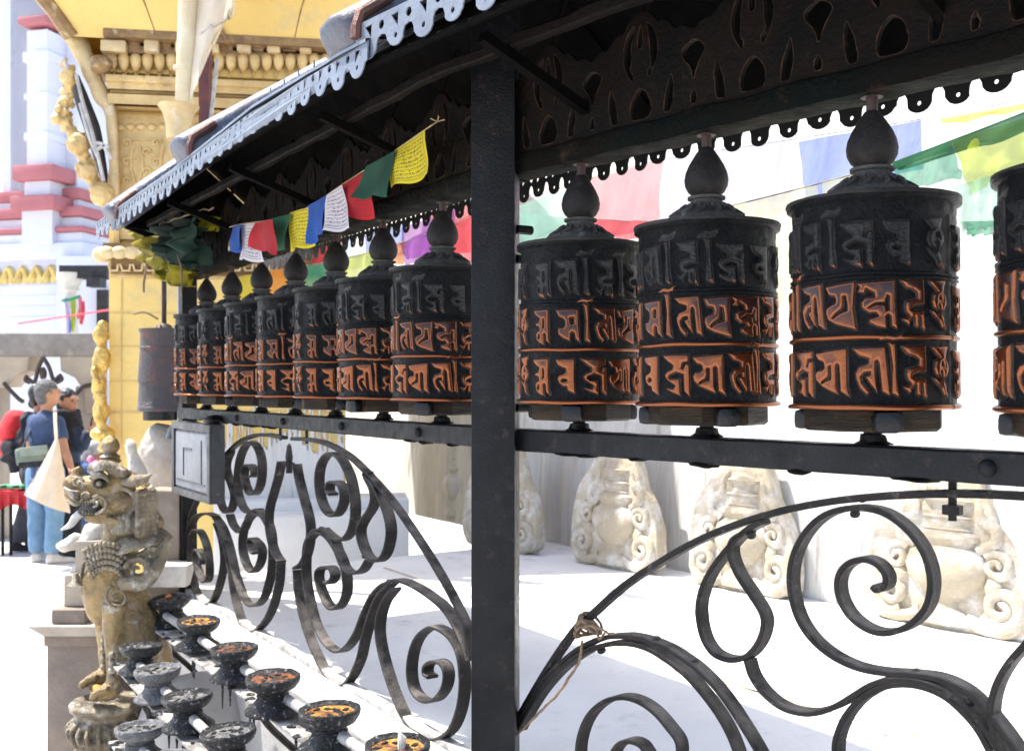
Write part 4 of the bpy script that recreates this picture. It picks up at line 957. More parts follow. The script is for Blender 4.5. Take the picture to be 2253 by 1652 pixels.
# ------------------------------------------------------------------ gilded shrine at the far end
class Fr(Bay):
    def __init__(s, o, yaw):
        s.o = Vector((o[0], o[1], 0)); s.d = Vector((cos(yaw), sin(yaw), 0)); s.n = Vector((sin(yaw), -cos(yaw), 0))
    def p(s, t, off, z): return s.o+s.d*t+s.n*off+Vector((0, 0, z+H))
    def un(s, u, v, off=0):
        r = Vector(((u-CU)/F, 1, (HV-v)/F)); o = s.o+s.n*off; k = o.dot(s.n)/r.dot(s.n); q = r*k
        return (q-o).dot(s.d), q.z
    def slab(s, g, u0, v0, u1, v1, off0, off1, bev=0):
        """box whose front face (at off1) covers the photo rectangle u0,v0 - u1,v1"""
        a, za = s.un(u0, v0, off1); b, zb = s.un(u1, v1, off1)
        return g.box(s.p((a+b)/2, (off0+off1)/2, (za+zb)/2), (abs(b-a), abs(off1-off0), abs(zb-za)), s.R(), bev)
gilt = M('old_gilt_copper', (.70,.51,.23), (.50,.34,.14), 4, .5, .25, .5, 22, c3=(.34,.22,.12), s3=7, t3=(.56,.72))
yell = M('yellow_gilt_sheet', (.78,.57,.19), (.68,.47,.14), 1.8, .5, .05, .35, 12, c3=(.54,.42,.22), s3=4, t3=(.54,.72))
brown_g = M('tarnished_gilt', (.33,.21,.09), (.17,.10,.05), 8, .5, .3, .6, 30, c3=(.62,.5,.3), s3=12)
bright_g = M('bright_gold', (.74,.50,.15), (.42,.26,.07), 14, .3, .7, .5, 30)
dark_gap = M('black_wood_and_gap_shade', (.012,.011,.012), (.03,.026,.024), 10, .7)  # near-black shared by the beam and the shade drawn in the gap
S = Fr(((240-CU)/F*6.5, 6.5), radians(9))
shr = thing('gilded_shrine', 'yellow gilded shrine tower with egg and dentil cornices behind the far end of the wheels', 'shrine', (S.o.x, S.o.y, 0))
def sp_(n, g, m, s=40, par=None): return obj(n, g, m, par or shr, s)
TW = S.un(760, 800)[0]
g = G().box(S.p(TW/2, -.75, .35), (TW, 1.5, 3.9), S.R()); wl = sp_('wall', g, yell)
g = G()
for v in (612, 690, 762, 838, 905, 1000): S.slab(g, 241, v, 756, v+2.2, -.01, .006)
for u in (266, 520, 640): S.slab(g, u, 605, u+2.4, 1180, -.01, .007)
sp_('sheet_seam', g, gilt, par=wl)
g = G()
for a in range(9): S.slab(g, 244-a*.3, 566+a*4.6, 756, 566+a*4.6+5, -.02, .10-.0095*a, .006)
S.slab(g, 222, 548, 762, 570, -.06, .14, .03); S.slab(g, 224, 536, 762, 552, -.06, .11, .02)
cpz = sp_('capital', g, brown_g)
g = G()
for k in range(14):
    t, z = S.un(236+27*k, 556, .13); g.ball(S.p(t, .13, z), (.055, .03, .04), 12, 8, S.R())
    t, z = S.un(250+27*k, 588, .06); g.tube([S.p(t-.03, .07, z+.02), S.p(t-.02, .06, z-.02), S.p(t+.02, .06, z-.02), S.p(t+.03, .07, z+.02)], .008, 6)
g.ball(S.p(S.un(212, 560, .1)[0]+.03, .08, S.un(212, 560, .1)[1]), (.06,.06,.05), 12, 8); sp_('capital_petal', g, M('pale_gilt_moulding', (.70,.55,.30), (.5,.36,.18), 8, .55, .2, .4, 30, c3=(.75,.66,.5), s3=8), par=cpz)
g = G(); S.slab(g, 256, 250, 700, 536, -.02, .05, .006); S.slab(g, 250, 380, 262, 540, -.02, .07, .004); sp_('frieze', g, gilt)
g = G()
for u0 in (300, 366, 480, 560):
    for q in (-1, 1):
        pts = [S.p(S.un(u0+q*(6+7*sin(k*.55)), 320+k*13, .05)[0], .056, S.un(u0, 320+k*13, .05)[1]) for k in range(12)]
        g.tube(spline(pts, 3), .010, 6)
    for k in range(7):
        t, z = S.un(u0+24*(1 if k % 2 else -1)*.9, 315+k*21, .05)
        g.tube([S.p(t+.03*cos(a*.7)*(1-a/11), .056, z+.03*sin(a*.7)*(1-a/11)) for a in range(11)], .008, 6)
    S.slab(g, u0-30, 305, u0+30, 309, .04, .06); S.slab(g, u0-30, 466, u0+30, 470, .04, .06)
for k in range(20):
    t, z = S.un(262+24*k, 280, .05); g.ball(S.p(t, .05, z), (.032, .018, .024), 10, 8, S.R())
sp_('frieze_scroll', g.noise(.004, 25), gilt)
g = G()
S.slab(g, 233, 184, 720, 206, -.02, .17, .03); S.slab(g, 240, 204, 720, 216, -.02, .11, .01); S.slab(g, 233, 215, 720, 238, -.02, .16, .035); S.slab(g, 246, 237, 720, 252, -.02, .09, .01)
S.slab(g, 232, 178, 720, 185, -.02, .19, .004)
sp_('cornice', g, gilt)
g = G(); S.slab(g, 252, 118, 720, 180, -.02, .08, .006); sp_('upper_band', g, yell)
g = G()
for k in range(22):
    t, z = S.un(262+25.5*k, 160, .08); g.tube([S.p(t-.034, .085, z-.035), S.p(t-.02, .085, z+.02), S.p(t+.02, .085, z+.02), S.p(t+.034, .085, z-.035)], .006, 6)
sp_('band_scallop', g, gilt)
for k in range(19):
    t, z = S.un(246+26.2*k, 136, .13); g = G().lathe([(0,-.062),(.016,-.05),(.030,-.022),(.036,.01),(.033,.034),(.02,.05),(0,.054)], S.p(t, .12, z), 16); sp_('hanging_bud', g, gilt)
g = G(); S.slab(g, 236, 114, 720, 122, -.02, .14, .006); S.slab(g, 226, 80, 720, 87, -.02, .22, .005); sp_('dentil_moulding', g, brown_g)
u = 221; k = 0
while u < 700:
    wd = 56 if k == 0 else 26+6*(k*7 % 3)/2
    g = G(); S.slab(g, u, 86, u+wd, 115, -.02, .19-.05*(k % 2), .012); sp_('dentil', g.noise(.006, 12), brown_g if k % 2 else MATS['pale_gilt_moulding']); u += wd+(7 if k % 2 else 3); k += 1
# flaring roof above the dentils
zl = S.un(230, 82, .2)[1]; ins = .2; ou = .62; rz = .50; Dp = 1.5
def rect(e, z): return [S.p(-e, e, z), S.p(TW+e, e, z), S.p(TW+e, -Dp-e, z), S.p(-e, -Dp-e, z)]
r0 = rect(ins-.02, zl); rm = rect(ins+.12, zl+.2); r1 = rect(ou, zl+rz); r2 = rect(ou+.03, zl+rz+.05); r3 = rect(.1, zl+rz+.3)
g = G(); rows = [r0, rm, r1, r2, r3]
g.add([p for r in rows for p in r], [(i*4+k, i*4+(k+1) % 4, i*4+4+(k+1) % 4, i*4+4+k) for i in range(4) for k in range(4)]+[(16,17,18,19)])
sp_('flared_roof', g, yell, 0)
g = G()
for a, b_, c in ((r0[0], rm[0], r1[0]), (r0[1], rm[1], r1[1])): sp_('hip_rib', G().tube(spline([a, b_, c], 5), [.05,.045,.04], 8), brown_g)
for e_, z_ in ((ins+.0, zl+.07), (ou-.03, zl+rz-.02)):
    q = rect(e_, z_); sp_('soffit_batten', G().tube([q[3], q[0], q[1]], .014, 6), gilt)
for k in (2, 6):
    f = (k+.5)/9; sp_('soffit_seam', G().tube(spline([r0[0].lerp(r0[1], f), rm[0].lerp(rm[1], f)+Vector((0,-.004,0)), r1[0].lerp(r1[1], f)], 4), .005, 5), brown_g)
g.tube(spline([S.p(.75, ins, zl), S.p(.62, ins+.14, zl+.2), S.p(.35, ou, zl+rz)], 5), .014, 6)
sp_('hip_rib', g, brown_g)
# carved torana on the left flank
def chain(pts, r, n=22, jit_=.02, dy=0):
    q = spline([W(u, v, 6.35+dy) for u, v in pts], 6); g = G(); g.tube(q, r, 8)
    for k in range(2*n):
        c = q[int(k*(len(q)-1)/(2*n-1))]; g.ball(c+Vector((random.uniform(-1,1), random.uniform(-1,1), random.uniform(-1,1)))*jit_*.6, random.uniform(.010, .022), 8, 6)
    return g
g = chain([(150,150),(150,185),(142,225),(140,262),(165,300),(180,340),(192,380),(215,412),(232,440)], [.03,.02,.03,.035,.03,.035,.03,.035,.03], 90, .07)
for c in ((124,262,.035),(128,240,.025),(172,318,.07),(195,380,.055),(226,428,.075),(150,170,.05)): g.ball(W(c[0], c[1], 6.3), c[2], 12, 8)
sp_('torana', fuse(g, .009, 2, .010, 32), gilt, 180)
g = G().tube(spline([W(u, v, 6.45) for u, v in ((165,172),(178,215),(205,290),(222,360),(236,420))], 5), [.05,.075,.085,.06,.03], 6, flat=.4); sp_('torana_gap_shade', g, dark_gap)  # dark strip drawn for the shaded gap beside the ornament
g = G()
for pts in ([(168,165),(182,225),(205,300),(228,400)],[(176,228),(196,300),(214,345)],[(208,315),(225,318),(236,335),(246,350)],[(212,330),(228,322),(240,326)],[(150,165),(148,150),(143,138)]): g.tube(spline([W(u, v, 6.28) for u, v in pts], 5), .012, 6)
sp_('torana_twig', g, M('bleached_metal', (.6,.58,.55), (.3,.28,.27), 10, .6))
g = G().add([S.p(-.12, .02, zl-.02), S.p(-.02, .16, zl-.02), S.p(.0, .1, 1.75), S.p(-.06, -.02, 1.75)], [(0,1,2,3)]); 
g = G().tube(spline([W(u, v, 6.4) for u, v in ((152,60),(178,110),(205,170),(225,215),(246,260),(250,420),(247,470))], 6), [.07,.06,.05,.05,.035,.03,.03], 8); sp_('corner_moulding', g.noise(.012, 14), MATS['pale_gilt_moulding'], 180)
g = G(); S.slab(g, 205, 124, 246, 162, -.1, .12, .02); g.ball(W(222,142,6.3), (.07,.06,.055), 14, 10); sp_('corner_face', g.noise(.015, 22), brown_g)
# gilded figure on the left edge of the pillar
g = G(); e = lambda u, v, a, b_, c=None: g.ball(W(u, v, 6.42), (a, c or a, b_), 12, 8)
e(222,738,.05,.06); e(226,718,.035,.04); e(224,790,.055,.09); e(218,850,.045,.10); e(222,905,.05,.09); e(214,815,.04,.05); e(226,955,.075,.05); e(232,985,.05,.03)
g.tube([W(214,775,6.4), W(207,820,6.36), W(215,845,6.34)], .022, 8); g.tube([W(224,865,6.4), W(216,920,6.38), W(228,945,6.4)], .03, 8)
sp_('gilded_figure', fuse(g, .01, 2, .007, 40), bright_g, 180)
g = G(); S.slab(g, 470, 1140, 900, 1290, -.2, .5, .01); S.slab(g, 470, 1105, 900, 1150, -.2, .22, .01); sp_('step', g, white_floor)
ta_, tb_ = S.un(470, 1000)[0], TW-.01; pl = [(ta_, -.97)]+[(tb_, -.97)]
N_ = 90
for k in range(N_+1):
    t = tb_+(ta_-tb_)*k/N_; pl.append((t, -.40+.10*noise.noise((t*5, 0, 1))+.16*abs(noise.noise((t*31, 2, 1)))+(.10 if k % 7 == 3 else 0)))
sp_('whitewash_drip', G().plate(pl, [], .008, lambda x, y, n: S.p(x, .012+n, y)), white, par=wl)
g = G()
for k in range(70):
    t = random.uniform(ta_, tb_); z = random.uniform(-.42, -.05); g.tube([S.p(t, .006, z), S.p(t+random.uniform(-.006,.006), .006, z-random.uniform(.04,.2))], [.004, random.uniform(.005,.011)], 6)
sp_('paint_drip', g, white, par=wl)['kind'] = 'stuff'

# banner pole with cup
cream = M('cream_painted_pole', (.72,.62,.42), (.6,.48,.30), 6, .6, 0, .3, 30, c3=(.8,.75,.65), s3=9)
bq = W(393, 300, 5.75); bp_ = thing('banner_pole', 'cream banner pole rising from a gilt bell shaped cup behind the roof edge', 'pole', (bq.x, bq.y, bq.z))
k_ = 5.75/F
obj('cup', G().lathe([(0,-.02),(26*k_,-.02),(27*k_,.05),(33*k_,.12),(40*k_,.152),(44*k_,.160),(44*k_,.168),(36*k_,.166),(0,.15)], bq, 32), MATS['pale_gilt_moulding'], bp_)
q = W(404, 240, 5.75); obj('shaft', G().tube([q, W(410, 100, 5.75), W(416, -90, 5.75)], [19*k_, 20*k_, 20*k_], 16), cream, bp_)
obj('collar', G().tube([W(404,158,5.75), W(405,150,5.75)], 23*k_, 16), cream, bp_)
bn = thing('white_banner', 'long cream white cloth banner hanging beside the banner pole', 'banner', W(470, 60, 5.7))
def fnb(u, v):
    x0, x1 = 424-8*v, 517-6*v-62*max(0, v-.55)*1.5; y = -120+v*(270+75*(1-u))-v*50*u*(v > .6)
    return W(x0+(x1-x0)*u, y, 5.72+.05*sin(u*6+v*3)+.03*noise.noise((u*4, v*6, 2)))
obj('cloth', G().grid(24, 40, fnb), M('cream_cloth', (.80,.74,.62), (.70,.62,.5), 4, .85, 0, .3, 60, trans=.3), bn, 180)
obj('hem', G().tube([fnb(1, k/20)+Vector((0,-.004,0)) for k in range(21)], .008, 6), cream, bn)
g = G().box(W(452, 210, 6.0), (22*6/F, .07, .75)); tag(obj('red_post', g, M('dark_red_wood', (.16,.05,.05), (.09,.035,.04), 8, .6, 0, .4, 40)), 'dark red wooden post beside the banner, behind the silver eaves', 'post')
g = G().tube([W(478,130,5.9), W(458,320,5.9)], .012, 8); tag(obj('steel_pipe', g, M('pale_steel', (.5,.47,.43), None, 20, .4, .5)), 'thin pale steel pipe running beside the dark red post', 'pipe')

# ------------------------------------------------------------------ white tower with red bands
tq_ = 22.0; T = Fr(((150-CU)/F*tq_, tq_), radians(-14)); T.o = Vector(((150-CU)/F*tq_, tq_, 0))
lavw = M('shade_tinted_whitewash', (.62,.625,.70), (.58,.585,.66), .8, .8, 0, .15, 10, c3=(.5,.5,.57), s3=2, t3=(.6,.75)); redp = M('faded_red_paint', (.42,.14,.15), (.36,.12,.13), 2, .7)  # lavender cast of the shade is mixed into the white paint
tow = thing('white_temple_tower', 'tall white temple tower with red banded tiers at the far left', 'tower', (T.o.x, T.o.y, 0))
kk = tq_/F
def tb(g, v0, v1, hw, cu=0, dep=None, off=0, bev=0):
    z0_, z1_ = (HV-v1)*kk, (HV-v0)*kk; g.box(T.p(cu*kk, off, (z0_+z1_)/2), (2*hw*kk, (dep or 2*hw)*kk, z1_-z0_), T.R(), bev); return g
g = tb(G(), -330, 445, 92); 
for d in (-1, 1): tb(g, -330, 445, 62, 0, 208); tb(g, -330, 445, 34, 0, 222)
obj('shaft', g, lavw, tow)
g = G()
for v0, v1, hw in ((438,462,112),(478,500,128),(522,534,142)): tb(g, v0, v1, hw, bev=.05)
obj('red_band', g, redp, tow)
g = G()
for v0, v1, hw in ((460,480,104),(500,524,118),(534,560,134),(556,590,146),(586,950,132)): tb(g, v0, v1, hw, bev=.04)
for k in range(6): tb(g, 596+k*22, 600+k*22, 134)
obj('base_tier', g, lavw, tow)
g = G()
for k in range(15):
    u = -134+k*17; t = u*kk; q = [T.p(t+i*2.2*kk*2, 136*kk, (HV-618-12*sin(i*pi/4)*(-1 if k % 2 else 1))*kk) for i in range(5)]; g.tube(q, .07, 6)
    g.ball(T.p(t, 136*kk, (HV-628)*kk), (.08,.05,.09), 8, 6)
obj('gold_garland', g, M('ochre_garland', (.72,.52,.16), None, 3, .6), tow)
g = G()
for v0, v1, hw in ((120,400,24),(430,462,30),(490,560,36)): tb(g, v0, v1, hw, 40, 60, 120*kk)
for v0, v1, hw in ((165,185,30),(250,262,28),(330,345,28)): tb(g, v0, v1, hw, 40, 66, 122*kk)
obj('turret', g, lavw, tow)
g = G()
for v0, v1, hw in ((95,112,34),(398,430,48),(460,490,52)): tb(g, v0, v1, hw, 40, 90, 122*kk, .05)
obj('turret_band', g, redp, tow)
pv = thing('temple_porch', 'white porch with a pale stone column under a black beam beside the tower', 'porch', W(180, 740, 19))
k2 = 19/F; P9 = lambda u, v, y=19: W(u, v, y)
obj('beam', G().box(P9(190,600), (105*k2, .3, 28*k2)).box(P9(212,622,18.8), (30*k2, .3, 20*k2)), dark_gap, pv)
obj('wall', G().box(P9(190,700,20.2), (130*k2, .2, 2.4)), lavw, pv)
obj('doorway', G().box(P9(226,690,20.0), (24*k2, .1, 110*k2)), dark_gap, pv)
c = P9(155,745); obj('column', G().lathe([(0,0),(.14,0),(.13,.6),(.11,.85),(.16,.88),(.15,.95),(.2,1.05),(.24,1.12),(.24,1.2),(0,1.2)], c, 20), M('pale_cream_stone', (.66,.62,.54), (.52,.48,.42), 5, .85), pv)
rb = thing('ribbon_bundle', 'green, lilac, yellow and pink ribbons tied round the porch column', 'ribbons', P9(152,660,18.7))
for u0, v0, u1, v1, cc, wd in ((143,655,150,738,'lav',.06),(160,658,158,728,'lime',.07),(176,655,172,700,'pink',.06),(182,665,178,712,'red',.06),(140,662,176,652,'green',.07),(150,690,152,740,'blue',.04)):
    obj('ribbon', G().tube(spline([P9(u0,v0,18.7), P9((u0+u1)/2+3,(v0+v1)/2,18.65), P9(u1,v1,18.7)], 4), wd, 6, flat=.4), CL[cc], rb)
g = G().tube([P9(40,712,18.5), P9(120,700,18.5), P9(240,682,18.5)], .018, 5); tag(obj('pink_string', g, CL['pink']), 'pink cord stretched across the temple front', 'cord')

# ------------------------------------------------------------------ stone gate, iron lantern arch
gst = M('grey_brown_stone', (.27,.25,.23), (.19,.175,.16), 5, .9, 0, .6, 20, c3=(.36,.33,.29), s3=8, t3=(.55,.7))
gq = W(100, 760, 10.8); gt = thing('stone_gate', 'grey stone lintel on carved brackets behind the two standing men', 'gate', (gq.x, gq.y, 0)); k3 = 10.8/F
obj('lintel', G().box(W(105,760,10.8), (236*k3, .35, 50*k3), None, .02).noise(.01, 4), gst, gt)
def brk(pl): return G().plate([(W(u, v, 10.8).x, W(u, v, 10.8).z) for u, v in pl], [], .3, lambda x, y, n: Vector((x, 10.8+n, y)), .01)
tan2 = M('tan_gate_stone', (.42,.36,.28), (.33,.28,.22), 5, .9, 0, .5, 18)
obj('bracket', brk([(-20,786),(78,786),(74,815),(50,828),(30,850),(-20,852)]), tan2, gt)
obj('bracket', brk([(148,786),(222,786),(222,900),(205,905),(200,860),(180,830),(150,815)]), tan2, gt)
for u in (-12, 196): obj('pillar', G().box((W(u, 850, 10.8).x, 10.85, .5*(W(u, 850, 10.8).z)), (.16 if u < 0 else .22, .28, W(u, 850, 10.8).z), None, .02).noise(.01, 5), tan2, gt)
il = thing('iron_arch', 'dark wrought iron leaf ornament hanging under the stone lintel', 'ornament', W(95, 800, 10.6)); g = G()
I = lambda *p: [W(u, v, 10.6) for u, v in p]
for p in (I((95,786),(84,812),(76,840),(62,834)), I((95,786),(108,808),(118,836),(130,828)), I((8,842),(22,858),(42,878),(52,884)), I((205,846),(185,850),(172,862),(150,884)), I((76,840),(84,856),(92,850)), I((118,836),(108,854),(100,850)), I((70,880),(66,890),(76,896),(86,890)), I((60,826),(56,836),(66,842)), I((130,824),(136,834),(124,842))): g.tube(spline(p, 5), .022, 6)
g.ball(W(95,822,10.6), (.04,.03,.07), 8, 6)
obj('leafwork', g, M('brown_iron', (.05,.035,.03), None, 20, .6), il)

# ------------------------------------------------------------------ people
skin = M('skin', (.40,.21,.135), (.34,.17,.105), 12, .55)
def person(label, Z, J, mats, face=(1, .3), hairst='short', sleeves='short', build=1.0, head_r=.105):
    """J: joints in photo pixels with a depth offset; clothes follow the same limbs a little fatter"""
    P = {k: W(u, v, Z+d) for k, (u, v, d) in J.items()}
    r = thing('person', label, 'person', (P['hipL'].x/2+P['hipR'].x/2, P['hipL'].y/2+P['hipR'].y/2, 0), 'people standing in the square')
    fd = Vector((*face, 0)).normalized(); sdv = Vector((-fd.y, fd.x, 0)); up = Vector((0,0,1))
    hd = P['head']; b = build; R = Matrix((fd, sdv, up)).transposed()
    g = G()
    g.ball(hd+fd*-.008+up*.012, (head_r*.93, head_r*.76, head_r*1.02), 18, 14, R)
    g.ball(hd+fd*.035-up*.055, (.055, .052, .062), 14, 10, R)             # jaw and chin
    g.tube([hd+fd*.085+up*.02, hd+fd*.108-up*.012, hd+fd*.085-up*.022], [.008,.016,.008], 8)  # nose
    g.tube([hd+fd*.083-up*.052+sdv*.022, hd+fd*.09-up*.05, hd+fd*.083-up*.052-sdv*.022], .008, 6)  # lips
    g.tube([hd+fd*.078+up*.034+sdv*.05, hd+fd*.092+up*.036, hd+fd*.078+up*.034-sdv*.05], .012, 6)  # brow
    for s in (-1, 1): g.ball(hd+sdv*s*.082-fd*.01-up*.008, (.022, .014, .034), 10, 8, R)
    nk = P['neck']; g.tube([hd-up*.04-fd*.02, nk, nk-up*.05], [.052,.053,.07], 12)
    sh_ = (P['shL']+P['shR'])/2; hp = (P['hipL']+P['hipR'])/2
    def torso(g, e):
        for k in range(7):
            f = k/6; a = P['shL'].lerp(P['hipL'], f); c = P['shR'].lerp(P['hipR'], f); wdt = (a-c).length/2+.03
            ax = (a-c).normalized(); ax.z = 0; ax.normalize(); q = Matrix((ax, Vector((-ax.y, ax.x, 0)), up)).transposed()
            w2 = wdt*(1.0, 1.08, 1.0, .96, .93, .98, 1.02)[k]; g.ball((a+c)/2-up*.02, ((w2+e)*b, (.115+e)*(b*1.0), .11), 16, 10, q)
        g.tube([nk-up*.01, sh_+up*.0], [.06+e, .11+e], 12)
    def limb(g, a, c, d, r3, e=0, f1=1.):
        q = c.lerp(d, f1); g.tube(spline([a, a.lerp(c, .5), c, c.lerp(q, .5), q], 3), [x+e for x in (r3[0], r3[0]*.95, r3[1], r3[1]*.96, r3[2])], 12)
        g.ball(a, r3[0]+e, 12, 8)
    torso(g, -.012)
    for s in 'LR':
        limb(g, P['sh'+s], P['el'+s], P['wr'+s], (.052, .042, .029)); limb(g, P['hip'+s], P['kn'+s], P['an'+s], (.085, .056, .038))
    body = fuse(g, .013, 3)
    for s in 'LR':                                                        # hands: palm, four fingers, thumb
        d = (P['wr'+s]-P['el'+s]).normalized(); side = d.cross(fd); side = side.normalized() if side.length > .1 else sdv; nn = d.cross(side)
        wq = P['wr'+s]; body.tube([wq-d*.02, wq+d*.03, wq+d*.085], [.028,.036,.034], 10, flat=.55)
        for k in range(4):
            o = side*(k-1.5)*.018; l = (.065,.078,.072,.055)[k]; body.tube([wq+d*.075+o, wq+d*(.075+l*.5)+o*1.05+nn*.008, wq+d*(.075+l)+o+nn*.03], [.010,.009,.006], 7)
        body.tube([wq+d*.02+side*.03, wq+d*.055+side*.055+nn*.012, wq+d*.085+side*.055+nn*.02], [.013,.011,.007], 7)
    obj('body', body, skin, r, 180)
    g = G()
    for s in (-1, 1):
        c = hd+fd*.083+sdv*s*.034+up*.014; g.ball(c, (.008,.013,.008), 8, 6, R)
    obj('eye', g, M('dark_eye', (.02,.015,.015), None, 10, .3) if 'dark_eye' not in MATS else MATS['dark_eye'], r)
    g = G(); g.ball(hd+up*.03-fd*.022, (head_r*.99, head_r*.86, head_r*.98), 20, 14, R)
    g.v = [v for v in g.v]
    g.ball(hd-fd*.05-up*.02, (head_r*.62, head_r*.74, head_r*.85), 16, 10, R)
    hq = fuse(g, .009, 2); keep = []
    for f in hq.f:
        c = sum((Vector(hq.v[i]) for i in f), Vector())/len(f)-hd
        if c.z > .045 or c.dot(fd) < .02+.0*c.z: keep.append(f)
    hq.f = [f for f in keep]; hq.noise(.006, 55); hh = obj('hair', hq, mats['hair'], r, 180)
    hh.modifiers.new('thick', 'SOLIDIFY').thickness = .008
    g = G(); torso(g, .012)
    for s in 'LR': limb(g, P['sh'+s], P['el'+s], P['wr'+s], (.060, .052, .040), .006, .95) if sleeves == 'long' else limb(g, P['sh'+s], P['sh'+s].lerp(P['el'+s], .42), P['sh'+s].lerp(P['el'+s], .66), (.064, .064, .066), .004)
    obj('jacket' if sleeves == 'long' else 'shirt', fuse(g, .014, 3, .006, 9), mats['top'], r, 180)
    g = G(); g.tube([hp+up*.10, hp-up*.06], [.155*b, .15*b], 14, flat=.8)
    for s in 'LR': limb(g, P['hip'+s], P['kn'+s], P['an'+s], (.093, .068, .055), .012, .97)
    obj('trousers', fuse(g, .014, 2, .009, 11), mats['leg'], r, 180)
    for s in 'LR':
        a = P['an'+s]; g = G(); t = fd*.19; g.ball(a+Vector((0,0,-.035)), (.05,.045,.05), 10, 8); g.tube([a-fd*.05-up*.055, a+fd*.05-up*.06, a+t-up*.07], [.043,.046,.034], 10, flat=.75)
        obj('shoe', fuse(g, .012, 2), mats['shoe'], r, 180)
    return r, P
mc = lambda n, a, b_=None: M(n, a, b_ or tuple(x*.75 for x in a), 9, .85, 0, .35, 60)
jeans = mc('light_blue_denim', (.16,.28,.42), (.10,.20,.33)); navy = mc('navy_tshirt', (.035,.065,.15)); navy2 = mc('dark_navy_jacket', (.02,.035,.075)); blk = mc('black_cloth', (.012,.013,.02)); greyh = M('grey_hair', (.16,.16,.165), (.07,.07,.075), 40, .6, 0, .8, 120); blkh = M('black_hair', (.012,.011,.012), None, 40, .5); char = mc('charcoal_trousers', (.055,.06,.075)); wsh = mc('white_shoe', (.62,.60,.58)); bsh = mc('black_shoe', (.02,.02,.022))
ZA = 9.4
pA, JA = person('grey haired man in navy T-shirt and light blue jeans, seen from behind', ZA, dict(head=(107,866,0), neck=(103,905,0), shL=(76,926,.0), shR=(126,928,-.06), elL=(68,985,.1), elR=(141,988,-.14), wrL=(90,1020,.16), wrR=(157,1032,-.2), hipL=(84,1040,.04), hipR=(117,1040,-.04), knL=(81,1130,.03), knR=(121,1132,-.05), anL=(80,1216,.05), anR=(114,1218,-.05)), dict(hair=greyh, top=navy, leg=jeans, shoe=wsh), (.82, .5))
pB, JB = person('black haired man in dark navy jacket and black scarf holding up a phone', 9.75, dict(head=(150,884,0), neck=(148,915,0), shL=(128,938,.08), shR=(160,940,-.06), elL=(165,995,.1), elR=(178,985,-.12), wrL=(190,960,.0), wrR=(199,948,-.12), hipL=(133,1040,.05), hipR=(160,1040,-.04), knL=(140,1120,.05), knR=(160,1122,-.04), anL=(142,1202,.05), anR=(160,1204,-.04)), dict(hair=blkh, top=navy2, leg=blk, shoe=bsh), (.93, -.36), sleeves='long')
g = G()
for k in range(4): c = JB['neck']+Vector((.02+.01*k, -.03, .03-.05*k)); g.tube([c+Vector((.09*cos(a*pi/6), .085*sin(a*pi/6), .01*sin(a))) for a in range(13)], .03, 8)
g.tube([JB['neck']+Vector((.06,-.08,-.05)), JB['neck']+Vector((.09,-.13,-.3))], [.05,.06], 8); tag(obj('scarf', fuse(g, .012, 2, .006, 14), blk, None, 180), 'black scarf wound round the neck of the man with the phone', 'scarf')
ph = JB['wrR']+Vector((.03,-.0,.1)); tag(obj('phone', G().box(ph+Vector((0,0,.02)), (.012, .072, .15), Matrix.Rotation(.25, 3, 'Y'), .004), handm), 'dark phone held up in the raised hand', 'phone')
pC, JC = person('walker in charcoal trousers with a red backpack, mostly hidden behind the grey haired man', 10.0, dict(head=(92,872,.1), neck=(86,908,.1), shL=(66,932,.16), shR=(88,934,.0), elL=(80,985,.2), elR=(100,985,0), wrL=(100,1010,.2), wrR=(118,1000,0), hipL=(66,1040,.1), hipR=(86,1042,.0), knL=(88,1120,.12), knR=(58,1122,.0), anL=(100,1196,.12), anR=(36,1192,0)), dict(hair=blkh, top=blk, leg=char, shoe=bsh), (.9, .2), sleeves='long', build=.92)
pD, JD = person('person in pale grey shirt and blue trousers bending beyond the lion', 10.4, dict(head=(226,960,0), neck=(216,976,0), shL=(200,982,.1), shR=(210,984,-.1), elL=(214,1010,.1), elR=(214,1008,-.1), wrL=(225,1000,.1), wrR=(228,1000,-.1), hipL=(192,1030,.08), hipR=(203,1032,-.06), knL=(200,1100,.08), knR=(206,1100,-.06), anL=(196,1165,.08), anR=(204,1165,-.06)), dict(hair=blkh, top=mc('pale_grey_shirt', (.42,.45,.5)), leg=mc('royal_blue_trousers', (.06,.14,.36)), shoe=bsh), (.95, -.1), build=.9)
k4 = ZA/F
bk = thing('red_backpack', 'big red hiking backpack with black straps on the walker behind', 'backpack', W(34, 960, 9.75))
g = G(); g.ball(W(32,945,9.75), (30*k4, .17, 44*k4), 20, 14); g.ball(W(28,985,9.75), (27*k4, .16, 34*k4), 18, 12); g.ball(W(46,918,9.78), (20*k4, .15, 16*k4), 14, 10)
obj('pack', fuse(g, .016, 3, .02, 9), mc('red_nylon', (.62,.03,.035), (.45,.02,.03)), bk, 180)
g = G(); g.ball(W(22,985,9.6), (22*k4, .07, 20*k4), 12, 10); g.ball(W(48,968,9.62), (12*k4, .07, 30*k4), 12, 10); g.tube(spline([W(62,905,9.62), W(54,940,9.58), W(58,1000,9.6)], 5), .05, 8); g.tube([W(30,1005,9.6), W(34,1040,9.6)], [.07,.045], 8); g.tube(spline([W(8,1010,9.6), W(28,1000,9.56), W(52,1005,9.6)], 4), .05, 8)
obj('strap', fuse(g, .014, 2, .02, 14), blk, bk, 180)
sb = thing('sling_bag', 'grey green sling bag worn across the back of the man in jeans', 'bag', W(70, 1005, 9.1))
obj('pouch', G().box(W(72,1003,9.2), (64*k4, .12, 40*k4), Matrix.Rotation(radians(-6), 3, 'Y'), .03).noise(.008, 8), mc('grey_green_canvas', (.17,.21,.18), (.12,.155,.13)), sb, 180)
